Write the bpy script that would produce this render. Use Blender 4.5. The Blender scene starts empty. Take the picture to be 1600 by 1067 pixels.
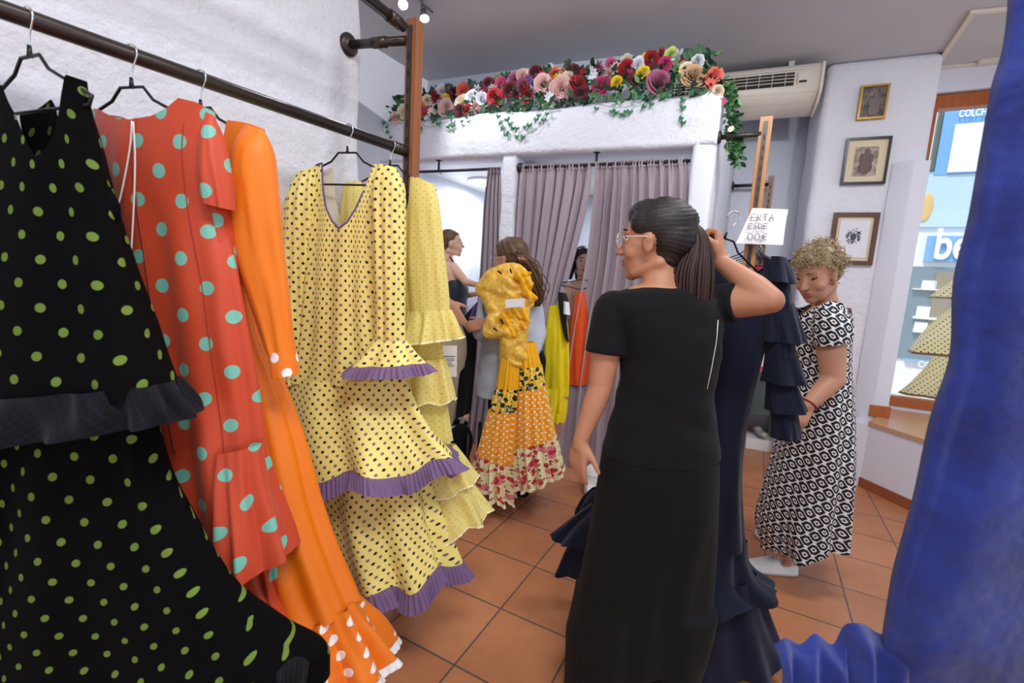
import bpy, bmesh, math, random
from math import sin, cos, pi, radians
from mathutils import Vector, Matrix, noise
V = Vector
random.seed(7)
SC = bpy.context.scene
COL = SC.collection
# ------------------------------------------------------------------ camera
H = 1.45; FPX = 721.6; PITCH = radians(7.916); ROLL = radians(3.27)
_f = V((0, cos(PITCH), -sin(PITCH))); _u = V((0, sin(PITCH), cos(PITCH))); _r = V((1, 0, 0))
RR = _r*cos(ROLL)+_u*sin(ROLL); UU = -_r*sin(ROLL)+_u*cos(ROLL)
CAM = V((0, 0, H))
cd = bpy.data.cameras.new('camera'); cam = bpy.data.objects.new('camera', cd); COL.objects.link(cam)
M = Matrix((RR, UU, -_f)).transposed().to_4x4(); M.translation = CAM
cam.matrix_world = M
cd.sensor_width = 36; cd.lens = FPX/1600*36; cd.clip_start = .02
cd.dof.use_dof = True; cd.dof.focus_distance = 1.9; cd.dof.aperture_fstop = 3.2
SC.camera = cam
def ray(x, y): return RR*((x-800)/FPX)+UU*((533.5-y)/FPX)+_f
def at(x, y, Y):
    d = ray(x, y); return CAM+d*(Y/d.y)
def onz(x, y, z):
    d = ray(x, y); return CAM+d*((z-H)/d.z)
def onp(x, y, P, n):
    d = ray(x, y); return CAM+d*((P-CAM).dot(n)/d.dot(n))
def proj(P):
    v = P-CAM; z = v.dot(_f); return 800+FPX*v.dot(RR)/z, 533.5-FPX*v.dot(UU)/z
TT = radians(27.85); BB = radians(22.7)
T1 = V((sin(TT), cos(TT), 0)); T2 = V((cos(TT), -sin(TT), 0))
B1 = V((sin(BB), cos(BB), 0)); B2 = V((cos(BB), -sin(BB), 0))
UP = V((0, 0, 1))
def bt(s, t, z=0): return B2*s+B1*t+UP*z
def tt(s, t, z=0): return T2*s+T1*t+UP*z
# ------------------------------------------------------------------ materials
def lin(c):
    r = []
    for v in c[:3]:
        v = v/255
        r.append(v/12.92 if v <= .04045 else ((v+.055)/1.055)**2.4)
    return (*r, 1)
def newmat(name):
    m = bpy.data.materials.new(name); m.use_nodes = True
    nt = m.node_tree; b = nt.nodes['Principled BSDF']
    return m, nt, b
def nd(nt, t, **k):
    n = nt.nodes.new(t)
    for a, v in k.items(): setattr(n, a, v)
    return n
def mth(nt, op, a, b=None, c=None):
    n = nd(nt, 'ShaderNodeMath', operation=op)
    for i, v in enumerate((a, b, c)):
        if v is None: continue
        if isinstance(v, (int, float)): n.inputs[i].default_value = v
        else: nt.links.new(v, n.inputs[i])
    return n.outputs[0]
def mixc(nt, f, a, b):
    n = nd(nt, 'ShaderNodeMix', data_type='RGBA')
    for i, v in ((0, f), (6, a), (7, b)):
        if isinstance(v, (int, float, tuple)): n.inputs[i].default_value = v
        else: nt.links.new(v, n.inputs[i])
    return n.outputs[2]
def bumpit(nt, b, h, strength=.3, dist=.01):
    n = nd(nt, 'ShaderNodeBump'); n.inputs['Strength'].default_value = strength; n.inputs['Distance'].default_value = dist
    nt.links.new(h, n.inputs['Height']); nt.links.new(n.outputs[0], b.inputs['Normal'])
def noi(nt, scale, detail=4, vec=None, rough=.55):
    n = nd(nt, 'ShaderNodeTexNoise'); n.inputs['Scale'].default_value = scale; n.inputs['Detail'].default_value = detail
    n.inputs['Roughness'].default_value = rough
    if vec is None:
        tc = nd(nt, 'ShaderNodeTexCoord'); vec = tc.outputs['Object']
    nt.links.new(vec, n.inputs['Vector']); return n.outputs['Fac']
def mat(name, c, rough=.6, metal=0, spec=.5, bump=None, var=0, sheen=0, trans=0, alpha=1, sss=0):
    m, nt, b = newmat(name)
    col = lin(c)
    b.inputs['Base Color'].default_value = col; b.inputs['Roughness'].default_value = rough
    b.inputs['Metallic'].default_value = metal; b.inputs['Specular IOR Level'].default_value = spec
    if sheen: b.inputs['Sheen Weight'].default_value = sheen
    if trans: b.inputs['Transmission Weight'].default_value = trans
    if sss:
        b.inputs['Subsurface Weight'].default_value = sss; b.inputs['Subsurface Scale'].default_value = .01
    if alpha < 1: b.inputs['Alpha'].default_value = alpha
    if var:
        f = noi(nt, 9, 4); d = tuple(x*(1-var) for x in col[:3])+(1,)
        nt.links.new(mixc(nt, f, col, d), b.inputs['Base Color'])
    if bump: bumpit(nt, b, noi(nt, bump[0], 5), bump[1], bump[2])
    return m
def cloth_weave(nt, b, strength=.15, wr=14):
    tc = nd(nt, 'ShaderNodeTexCoord')
    f = noi(nt, 900, 2, tc.outputs['Object']); g = noi(nt, wr, 3, tc.outputs['Object'])
    bumpit(nt, b, mth(nt, 'ADD', mth(nt, 'MULTIPLY', f, .05), g), min(1, strength), .05 if strength > .8 else .012)
def cloth(name, c, rough=.75, sheen=.2, wr=14, bs=.2, spec=.3):
    m, nt, b = newmat(name); b.inputs['Base Color'].default_value = lin(c); b.inputs['Roughness'].default_value = rough
    b.inputs['Sheen Weight'].default_value = sheen; b.inputs['Specular IOR Level'].default_value = spec
    cloth_weave(nt, b, bs, wr); return m
def dots(name, base, ca, cb, su, sv, r, rough=.6, spec=.35, sheen=.15, ra=None, bs=.15, jit=0, wr=14):
    """uv in metres; staggered dots ca on the grid, cb on the half grid"""
    m, nt, b = newmat(name)
    tc = nd(nt, 'ShaderNodeTexCoord'); sp = nd(nt, 'ShaderNodeSeparateXYZ'); nt.links.new(tc.outputs['UV'], sp.inputs[0])
    x = mth(nt, 'DIVIDE', sp.outputs[0], su); y = mth(nt, 'DIVIDE', sp.outputs[1], sv)
    def circ(o):
        fx = mth(nt, 'MULTIPLY', mth(nt, 'SUBTRACT', mth(nt, 'FRACT', mth(nt, 'ADD', x, o)), .5), su)
        fy = mth(nt, 'MULTIPLY', mth(nt, 'SUBTRACT', mth(nt, 'FRACT', mth(nt, 'ADD', y, o)), .5), sv)
        d = mth(nt, 'SQRT', mth(nt, 'ADD', mth(nt, 'MULTIPLY', fx, fx), mth(nt, 'MULTIPLY', fy, fy)))
        return mth(nt, 'LESS_THAN', d, r)
    c0 = lin(base) if base else (0, 0, 0, 1)
    c = mixc(nt, circ(0), c0, lin(ca)); c = mixc(nt, circ(.5), c, lin(cb))
    nt.links.new(c, b.inputs['Base Color']); b.inputs['Roughness'].default_value = rough
    b.inputs['Specular IOR Level'].default_value = spec; b.inputs['Sheen Weight'].default_value = sheen
    cloth_weave(nt, b, bs, wr); return m
def floral(name, bg, cols, scale, rough=.6, co='UV'):
    m, nt, b = newmat(name)
    tc = nd(nt, 'ShaderNodeTexCoord')
    c = lin(bg)
    for i, (cc, th, sc) in enumerate(cols):
        v = nd(nt, 'ShaderNodeTexVoronoi'); v.inputs['Scale'].default_value = scale*sc
        mp = nd(nt, 'ShaderNodeMapping'); mp.inputs['Location'].default_value = (i*3.3, i*1.7, 0)
        nt.links.new(tc.outputs[co], mp.inputs[0]); nt.links.new(mp.outputs[0], v.inputs['Vector'])
        nz = noi(nt, scale*sc*1.6, 3, mp.outputs[0])
        d = mth(nt, 'ADD', v.outputs['Distance'], mth(nt, 'MULTIPLY', mth(nt, 'SUBTRACT', nz, .5), .6))
        c = mixc(nt, mth(nt, 'LESS_THAN', d, th), c, lin(cc))
    nt.links.new(c, b.inputs['Base Color']); b.inputs['Roughness'].default_value = rough
    return m
def emit(name, c, s):
    m, nt, b = newmat(name); b.inputs['Base Color'].default_value = lin(c)
    b.inputs['Emission Color'].default_value = lin(c); b.inputs['Emission Strength'].default_value = s; return m
MT = {}
def plaster(name, c, b1=.5, d1=.03):
    m, nt, b = newmat(name)
    tc = nd(nt, 'ShaderNodeTexCoord')
    col = lin(c); f = noi(nt, 2.2, 5, tc.outputs['Object']); d = tuple(x*.93 for x in col[:3])+(1,)
    nt.links.new(mixc(nt, f, col, d), b.inputs['Base Color']); b.inputs['Roughness'].default_value = .85
    b.inputs['Specular IOR Level'].default_value = .2
    h = mth(nt, 'ADD', noi(nt, 5, 4, tc.outputs['Object']), mth(nt, 'MULTIPLY', noi(nt, 38, 6, tc.outputs['Object'], .65), .30))
    bumpit(nt, b, h, b1, d1); return m
MT['plaster'] = plaster('white lumpy plaster', (232, 233, 240), .6, .05)
MT['smooth'] = plaster('white smooth plaster', (226, 228, 238), .25, .02)
MT['ceiling'] = plaster('ceiling paint', (204, 205, 210), .12, .01)
def floor_mat():
    m, nt, b = newmat('terracotta floor tiles')
    tc = nd(nt, 'ShaderNodeTexCoord'); sp = nd(nt, 'ShaderNodeSeparateXYZ'); nt.links.new(tc.outputs['Object'], sp.inputs[0])
    x = mth(nt, 'DIVIDE', mth(nt, 'ADD', sp.outputs[0], .512+3.45), .3455); y = mth(nt, 'DIVIDE', mth(nt, 'ADD', sp.outputs[1], 3.52-2.003), .352)
    def edge(v):
        f = mth(nt, 'FRACT', v); return mth(nt, 'MINIMUM', f, mth(nt, 'SUBTRACT', 1, f))
    e = mth(nt, 'MINIMUM', edge(x), edge(y)); j = mth(nt, 'LESS_THAN', e, .0115)
    cb = nd(nt, 'ShaderNodeCombineXYZ'); nt.links.new(mth(nt, 'FLOOR', x), cb.inputs[0]); nt.links.new(mth(nt, 'FLOOR', y), cb.inputs[1])
    wn = nd(nt, 'ShaderNodeTexWhiteNoise'); nt.links.new(cb.outputs[0], wn.inputs['Vector'])
    n1 = noi(nt, 3, 5, tc.outputs['Object'], .65); n2 = noi(nt, 30, 4, tc.outputs['Object'])
    f = mth(nt, 'ADD', mth(nt, 'MULTIPLY', n1, .9), mth(nt, 'MULTIPLY', wn.outputs['Value'], .3)); f = mth(nt, 'ADD', f, mth(nt, 'MULTIPLY', n2, .25))
    f = mth(nt, 'SUBTRACT', f, .35)
    c = mixc(nt, f, lin((206, 140, 98)), lin((160, 94, 60)))
    c = mixc(nt, j, c, lin((92, 84, 74)))
    nt.links.new(c, b.inputs['Base Color'])
    nt.links.new(mth(nt, 'ADD', mth(nt, 'MULTIPLY', n1, .3), .22), b.inputs['Roughness'])
    b.inputs['Specular IOR Level'].default_value = .45
    bumpit(nt, b, mth(nt, 'SUBTRACT', mth(nt, 'MULTIPLY', n2, .12), j), .25, .004); return m
MT['floor'] = floor_mat()
def wood(name, c1, c2, rough=.35):
    m, nt, b = newmat(name)
    tc = nd(nt, 'ShaderNodeTexCoord'); mp = nd(nt, 'ShaderNodeMapping'); mp.inputs['Scale'].default_value = (14, 14, 1.2)
    nt.links.new(tc.outputs['Object'], mp.inputs[0]); f = noi(nt, 3, 6, mp.outputs[0], .7)
    nt.links.new(mixc(nt, f, lin(c1), lin(c2)), b.inputs['Base Color']); b.inputs['Roughness'].default_value = rough; return m
MT['wood'] = wood('varnished oak', (176, 112, 66), (112, 62, 32))
MT['wood2'] = wood('honey wood', (200, 140, 76), (150, 92, 40))
MT['winwood'] = wood('orange brown window wood', (190, 104, 44), (140, 68, 24))
MT['sillwood'] = wood('pale sill wood', (214, 176, 140), (176, 128, 92), .25)
MT['metal'] = mat('dark bronze steel tube', (72, 64, 60), .35, .7)
MT['black'] = mat('black coated wire', (16, 17, 24), .4)
MT['chrome'] = mat('chrome hook', (225, 225, 228), .15, 1)
MT['white'] = mat('white paint', (238, 238, 238), .5)
MT['bluewhite'] = mat('light wall', (225, 230, 240), .8)
MT['ac'] = mat('ivory plastic', (222, 214, 200), .4)
MT['dark'] = mat('dark recess', (18, 18, 20), .7)
MT['skinA'] = mat('tanned skin', (186, 132, 102), .5, sss=.08, spec=.35, bump=(60, .1, .003))
MT['skinB'] = mat('light skin', (196, 144, 116), .5, sss=.08, spec=.35, bump=(60, .1, .003))
MT['skinC'] = mat('fair skin', (222, 178, 152), .5, sss=.08)
def hairm(name, c1, c2, sc=(60, 60, 3)):
    m, nt, b = newmat(name)
    tc = nd(nt, 'ShaderNodeTexCoord'); mp = nd(nt, 'ShaderNodeMapping'); mp.inputs['Scale'].default_value = sc
    nt.links.new(tc.outputs['Object'], mp.inputs[0]); f = noi(nt, 4, 4, mp.outputs[0], .7)
    nt.links.new(mixc(nt, f, lin(c1), lin(c2)), b.inputs['Base Color']); b.inputs['Roughness'].default_value = .48
    bumpit(nt, b, f, .35, .004); return m
MT['hairdark'] = hairm('dark brown hair', (34, 24, 22), (16, 12, 12))
MT['hairtail'] = hairm('brown ponytail hair', (70, 44, 36), (26, 18, 17))
MT['hairblack'] = hairm('black hair', (22, 18, 20), (10, 9, 11))
MT['hairbrown'] = hairm('chestnut hair', (120, 84, 52), (58, 38, 24), (30, 30, 30))
MT['hairblond'] = hairm('blonde grey hair', (196, 172, 128), (104, 88, 66), (50, 50, 50))
MT['lip'] = mat('lips', (180, 114, 98), .5)
MT['eyew'] = mat('eye white', (225, 222, 218), .25)
MT['iris'] = mat('iris brown', (40, 26, 18), .2)
MT['blacktee'] = cloth('black jersey', (9, 9, 11), .9, .03, 10, .3)
MT['blacktrs'] = cloth('black crepe', (6, 6, 7), .9, .02, 7, .35)
MT['navy'] = cloth('navy crepe', (11, 17, 42), .75, .12, 9, .25)
MT['blue'] = cloth('royal blue cotton', (22, 48, 160), .9, .3, 6, 1.0)
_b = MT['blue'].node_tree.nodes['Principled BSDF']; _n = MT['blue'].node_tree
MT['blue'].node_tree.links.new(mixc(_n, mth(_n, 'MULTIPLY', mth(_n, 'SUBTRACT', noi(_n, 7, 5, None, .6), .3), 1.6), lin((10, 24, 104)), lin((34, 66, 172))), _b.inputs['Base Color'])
MT['orange'] = cloth('orange satin', (234, 120, 4), .5, .1, 8, .25, .4)
MT['mauve'] = cloth('mauve velvet', (162, 146, 154), .6, .5, 20, .15)
MT['purple'] = cloth('purple organza', (142, 114, 158), .6, .2, 30, .1)
MT['piping'] = mat('purple piping', (96, 72, 150), .6)
MT['lining'] = cloth('cream lining', (232, 224, 214), .7)
MT['whitecl'] = cloth('white cotton', (238, 236, 234), .7)
MT['linen'] = cloth('pale grey linen', (190, 198, 210), .8, .2, 30, .3)
MT['camisole'] = cloth('dark teal satin', (38, 48, 58), .45, .1)
MT['yellow'] = cloth('bright yellow', (238, 214, 20), .65, .1)
MT['marigold'] = cloth('marigold satin', (250, 186, 24), .5, .1, 30, .3)
MT['khaki'] = cloth('khaki cotton', (150, 136, 112), .8)
MT['blackdots'] = dots('black crepe with olive dots', (4, 4, 5), (106, 128, 56), (106, 128, 56), .085, .098, .0096, .9, .1, .0)
MT['coral'] = dots('coral satin with turquoise dots', (196, 68, 34), (118, 188, 168), (118, 188, 168), .118, .132, .0165, .5, .4, .1, bs=.12)
MT['yeldots'] = dots('pale yellow with black and purple dots', (244, 226, 130), (26, 20, 36), (128, 96, 116), .034, .034, .0052, .55, .4, .1)
MT['orangedots'] = dots('orange satin with white dots', (234, 120, 4), (245, 240, 236), (245, 240, 236), .07, .075, .0128, .5, .4)
MT['smalldots'] = dots('orange with small white dots', (250, 166, 20), (252, 244, 224), (252, 244, 224), .036, .036, .0062, .6)
MT['eyelet'] = dots('pale yellow eyelet lace', (248, 232, 142), (206, 172, 60), (232, 206, 100), .03, .024, .0024, .7)
MT['darkfloral'] = floral('yellow and black floral', (250, 205, 60), [((28, 40, 30), .45, 1), ((245, 240, 220), .3, 1.3), ((70, 110, 60), .25, 1.7)], 34)
MT['redfloral'] = floral('cream with red roses', (236, 226, 176), [((224, 120, 130), .40, .7), ((200, 44, 62), .34, .8), ((150, 28, 48), .24, 1.1), ((100, 130, 60), .20, 1.6)], 30)
MT['navylace'] = dots('dark navy dotted lace', (14, 17, 30), (6, 7, 12), (6, 7, 12), .018, .018, .006, .8, .2, .05)
MT['whitelace'] = cloth('white lace', (240, 238, 236), .7)
MT['yeltrim'] = cloth('cream lace edge', (244, 232, 176), .7)
MT['windots'] = dots('pale yellow with black dots', (254, 248, 206), (70, 60, 60), (70, 60, 60), .042, .042, .0055, .6)
MT['fringe'] = cloth('dark striped fringe', (120, 84, 66), .7)
MT['lace'] = floral('cream lace', (236, 222, 180), [((196, 180, 140), .2, 3)], 60)
MT['goldlace'] = floral('gold lace with silver', (244, 190, 60), [((248, 214, 120), .34, 1), ((252, 226, 160), .22, 1.7)], 40, co='Object')
MT['pinkcl'] = cloth('pink cotton', (214, 92, 104), .7)
MT['greengrey'] = cloth('grey green crepe', (88, 104, 98), .7)
_n = MT['yeldots'].node_tree; _b = _n.nodes['Principled BSDF']; _g = nd(_n, 'ShaderNodeNewGeometry')
_n.links.new(mixc(_n, _g.outputs['Backfacing'], lin((236, 226, 206)), _b.inputs['Base Color'].links[0].from_socket), _b.inputs['Base Color'])
def geo_mat():
    m, nt, b = newmat('black white geometric print')
    tc = nd(nt, 'ShaderNodeTexCoord'); sp = nd(nt, 'ShaderNodeSeparateXYZ'); nt.links.new(tc.outputs['UV'], sp.inputs[0])
    su, sv = .068, .064
    x = mth(nt, 'DIVIDE', sp.outputs[0], su); y = mth(nt, 'DIVIDE', mth(nt, 'ADD', sp.outputs[1], mth(nt, 'MULTIPLY', sp.outputs[0], .35)), sv)
    dd = []
    for o in (0, .5):
        fx = mth(nt, 'ABSOLUTE', mth(nt, 'SUBTRACT', mth(nt, 'FRACT', mth(nt, 'ADD', x, o)), .5))
        fy = mth(nt, 'ABSOLUTE', mth(nt, 'SUBTRACT', mth(nt, 'FRACT', mth(nt, 'ADD', y, o)), .5))
        dd.append((mth(nt, 'MAXIMUM', mth(nt, 'MULTIPLY', fy, 1.05), mth(nt, 'ADD', mth(nt, 'MULTIPLY', fx, .85), mth(nt, 'MULTIPLY', fy, .72))),
                   mth(nt, 'ADD', mth(nt, 'MULTIPLY', fx, fx), mth(nt, 'MULTIPLY', fy, fy))))
    d = mth(nt, 'MINIMUM', dd[0][0], dd[1][0]); rr = mth(nt, 'MINIMUM', dd[0][1], dd[1][1])
    ring = mth(nt, 'MULTIPLY', mth(nt, 'GREATER_THAN', d, .175), mth(nt, 'LESS_THAN', d, .36))
    c = mixc(nt, ring, lin((236, 236, 236)), lin((16, 17, 26)))
    c = mixc(nt, mth(nt, 'LESS_THAN', rr, .0075), c, lin((112, 60, 48)))
    nt.links.new(c, b.inputs['Base Color']); b.inputs['Roughness'].default_value = .7; cloth_weave(nt, b, .15, 12); return m
MT['geo'] = geo_mat()
def translucent(k, f):
    nt = MT[k].node_tree; b = nt.nodes['Principled BSDF']; t = nd(nt, 'ShaderNodeBsdfTranslucent'); mx = nd(nt, 'ShaderNodeMixShader'); mx.inputs[0].default_value = f
    nt.links.new(b.inputs['Base Color'].links[0].from_socket, t.inputs['Color']) if b.inputs['Base Color'].links else setattr(t.inputs['Color'], 'default_value', b.inputs['Base Color'].default_value[:])
    nt.links.new(b.outputs[0], mx.inputs[1]); nt.links.new(t.outputs[0], mx.inputs[2]); nt.links.new(mx.outputs[0], nt.nodes['Material Output'].inputs[0])
translucent('windots', .7); translucent('purple', .35); translucent('eyelet', .25)
# ------------------------------------------------------------------ object helpers
def tag(o, label=None, cat=None, group=None, kind=None):
    if label: o['label'] = label
    if cat: o['category'] = cat
    if group: o['group'] = group
    if kind: o['kind'] = kind
    return o
def empty(name, loc, label, cat, group=None):
    o = bpy.data.objects.new(name, None); COL.objects.link(o); o.location = loc; o.empty_display_size = .1
    return tag(o, label, cat, group)
def link(name, me, m, parent=None, smooth=True):
    if m is not None and not me.materials:
        for k in (m if isinstance(m, (list, tuple)) else [m]): me.materials.append(MT[k] if isinstance(k, str) else k)
    if smooth:
        for p in me.polygons: p.use_smooth = True
    o = bpy.data.objects.new(name, me); COL.objects.link(o)
    if parent is not None:
        o.parent = parent
        if parent.type == 'EMPTY': o.matrix_parent_inverse = Matrix.Translation(-parent.location)
    return o
def frombm(name, bm, m, parent=None, smooth=True):
    me = bpy.data.meshes.new(name); bm.to_mesh(me); bm.free(); return link(name, me, m, parent, smooth)
def frame(d, up=UP):
    d = d.normalized(); s = d.cross(up)
    if s.length < 1e-4: s = d.cross(V((1, 0, 0)))
    s.normalize(); return s, s.cross(d).normalized(), d      # side, up, dir
def addbox(bm, c, ax, ay, az, sx, sy, sz, mi=0):
    vs = [bm.verts.new(c+ax*(sx*i/2)+ay*(sy*j/2)+az*(sz*k/2)) for k in (-1, 1) for j in (-1, 1) for i in (-1, 1)]
    for q in ((0, 2, 3, 1), (4, 5, 7, 6), (0, 1, 5, 4), (1, 3, 7, 5), (3, 2, 6, 7), (2, 0, 4, 6)):
        f = bm.faces.new([vs[i] for i in q]); f.material_index = mi
    return vs
def prism(bm, pts, z0, z1):
    """closed polygon of xy points extruded in z"""
    a = [bm.verts.new((p.x, p.y, z0)) for p in pts]; b = [bm.verts.new((p.x, p.y, z1)) for p in pts]
    n = len(pts)
    for i in range(n): bm.faces.new((a[i], a[(i+1) % n], b[(i+1) % n], b[i]))
    bm.faces.new(a[::-1]); bm.faces.new(b)
def addtube(bm, pts, r, n=8, cap=True, flat=None):
    pts = [V(p) for p in pts]; rs = r if isinstance(r, (list, tuple)) else [r]*len(pts)
    rings = []; prev = None
    for i, p in enumerate(pts):
        d = (pts[min(i+1, len(pts)-1)]-pts[max(i-1, 0)]).normalized()
        if prev is None: s, u, _ = frame(d)
        else:
            s = (prev-d*prev.dot(d)).normalized(); u = s.cross(d).normalized()
        prev = s
        rings.append([bm.verts.new(p+s*(cos(2*pi*k/n)*rs[i])+u*(sin(2*pi*k/n)*rs[i])) for k in range(n)])
    for a, b in zip(rings, rings[1:]):
        for k in range(n): bm.faces.new((a[k], a[(k+1) % n], b[(k+1) % n], b[k]))
    if cap: bm.faces.new(rings[0][::-1]); bm.faces.new(rings[-1])
def tube(name, pts, r, m, parent=None, n=8):
    bm = bmesh.new(); addtube(bm, pts, r, n); bmesh.ops.recalc_face_normals(bm, faces=bm.faces); return frombm(name, bm, m, parent)
def box(name, c, ax, ay, az, sx, sy, sz, m, parent=None, bev=0):
    bm = bmesh.new(); addbox(bm, c, ax, ay, az, sx, sy, sz)
    if bev: bmesh.ops.bevel(bm, geom=bm.edges[:], offset=bev, segments=2, affect='EDGES')
    bmesh.ops.recalc_face_normals(bm, faces=bm.faces)
    return frombm(name, bm, m, parent, False)
def ellipsoid(bm, c, r, X=V((1, 0, 0)), Y=V((0, 1, 0)), Z=UP, seg=20):
    X, Y, Z = X*r[0], Y*r[1], Z*r[2]; m = seg//2+1; nv = bm.verts.new; c = V(c)
    top, bot = nv(c+Z), nv(c-Z); R = []
    for i in range(1, m):
        t = pi*i/m; ct, st = cos(t), sin(t)
        R.append([nv(c+X*(st*cos(2*pi*k/seg))+Y*(st*sin(2*pi*k/seg))+Z*ct) for k in range(seg)])
    for k in range(seg): q = (k+1) % seg; bm.faces.new((top, R[0][k], R[0][q])); bm.faces.new((bot, R[-1][q], R[-1][k]))
    for a, b in zip(R, R[1:]):
        for k in range(seg): q = (k+1) % seg; bm.faces.new((a[k], b[k], b[q], a[q]))
def crv(pts, n):
    """catmull-rom through tuples"""
    pts = [tuple(p) for p in pts]; out = []; k = len(pts)
    for i in range(n):
        t = i/(n-1)*(k-1); a = min(int(t), k-2); u = t-a
        p0, p1, p2, p3 = pts[max(a-1, 0)], pts[a], pts[a+1], pts[min(a+2, k-1)]
        out.append(tuple(.5*((2*q1)+(-q0+q2)*u+(2*q0-5*q1+4*q2-q3)*u*u+(-q0+3*q1-3*q2+q3)*u**3) for q0, q1, q2, q3 in zip(p0, p1, p2, p3)))
    return out
def modapply(o, mods):
    for t, kw in mods:
        md = o.modifiers.new(t, t)
        for k, v in kw.items(): setattr(md, k, v)
    dg = bpy.context.evaluated_depsgraph_get()
    me = bpy.data.meshes.new_from_object(o.evaluated_get(dg)); o.modifiers.clear()
    old = o.data; o.data = me; bpy.data.meshes.remove(old)
    for p in me.polygons: p.use_smooth = True
    return o
class Blob:
    def __init__(s): s.bm = bmesh.new()
    def limb(s, pts, rs):
        pts = [V(p) for p in pts]
        for a, b, ra, rb in zip(pts, pts[1:], rs, rs[1:]): 
            if (b-a).length > 1e-5: addtube(s.bm, [a, b], [ra, rb], 18)
        for p, r in zip(pts, rs): ellipsoid(s.bm, p, (r, r, r), seg=18)
        return s
    def ell(s, c, r, X=V((1, 0, 0)), Y=V((0, 1, 0)), Z=UP): ellipsoid(s.bm, V(c), r, X, Y, Z, 24); return s
    def loft(s, rings, n=32, pw=1.0):
        R = []
        for c, A, B in rings:
            vs = []
            for k in range(n):
                t = 2*pi*k/n; cs, sn = cos(t), sin(t)
                vs.append(s.bm.verts.new(c+A*(abs(cs)**pw*(1 if cs >= 0 else -1))+B*(abs(sn)**pw*(1 if sn >= 0 else -1))))
            R.append(vs)
        for a, b in zip(R, R[1:]):
            for k in range(n): s.bm.faces.new((a[k], a[(k+1) % n], b[(k+1) % n], b[k]))
        s.bm.faces.new(R[0][::-1]); s.bm.faces.new(R[-1]); return s
    def build(s, name, m, parent, voxel=.006, smooth=6, fn=None):
        bmesh.ops.recalc_face_normals(s.bm, faces=s.bm.faces)
        o = frombm(name, s.bm, None, parent)
        pi_, pr = o.matrix_parent_inverse.copy(), o.parent; o.parent = None
        modapply(o, [('REMESH', dict(mode='VOXEL', voxel_size=voxel)), ('SMOOTH', dict(factor=.5, iterations=smooth))])
        o.parent = pr; o.matrix_parent_inverse = pi_
        if fn:
            for v in o.data.vertices: v.co = fn(v.co.copy())
        for k in (m if isinstance(m, (list, tuple)) else [m]): o.data.materials.append(MT[k])
        return o
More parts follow.
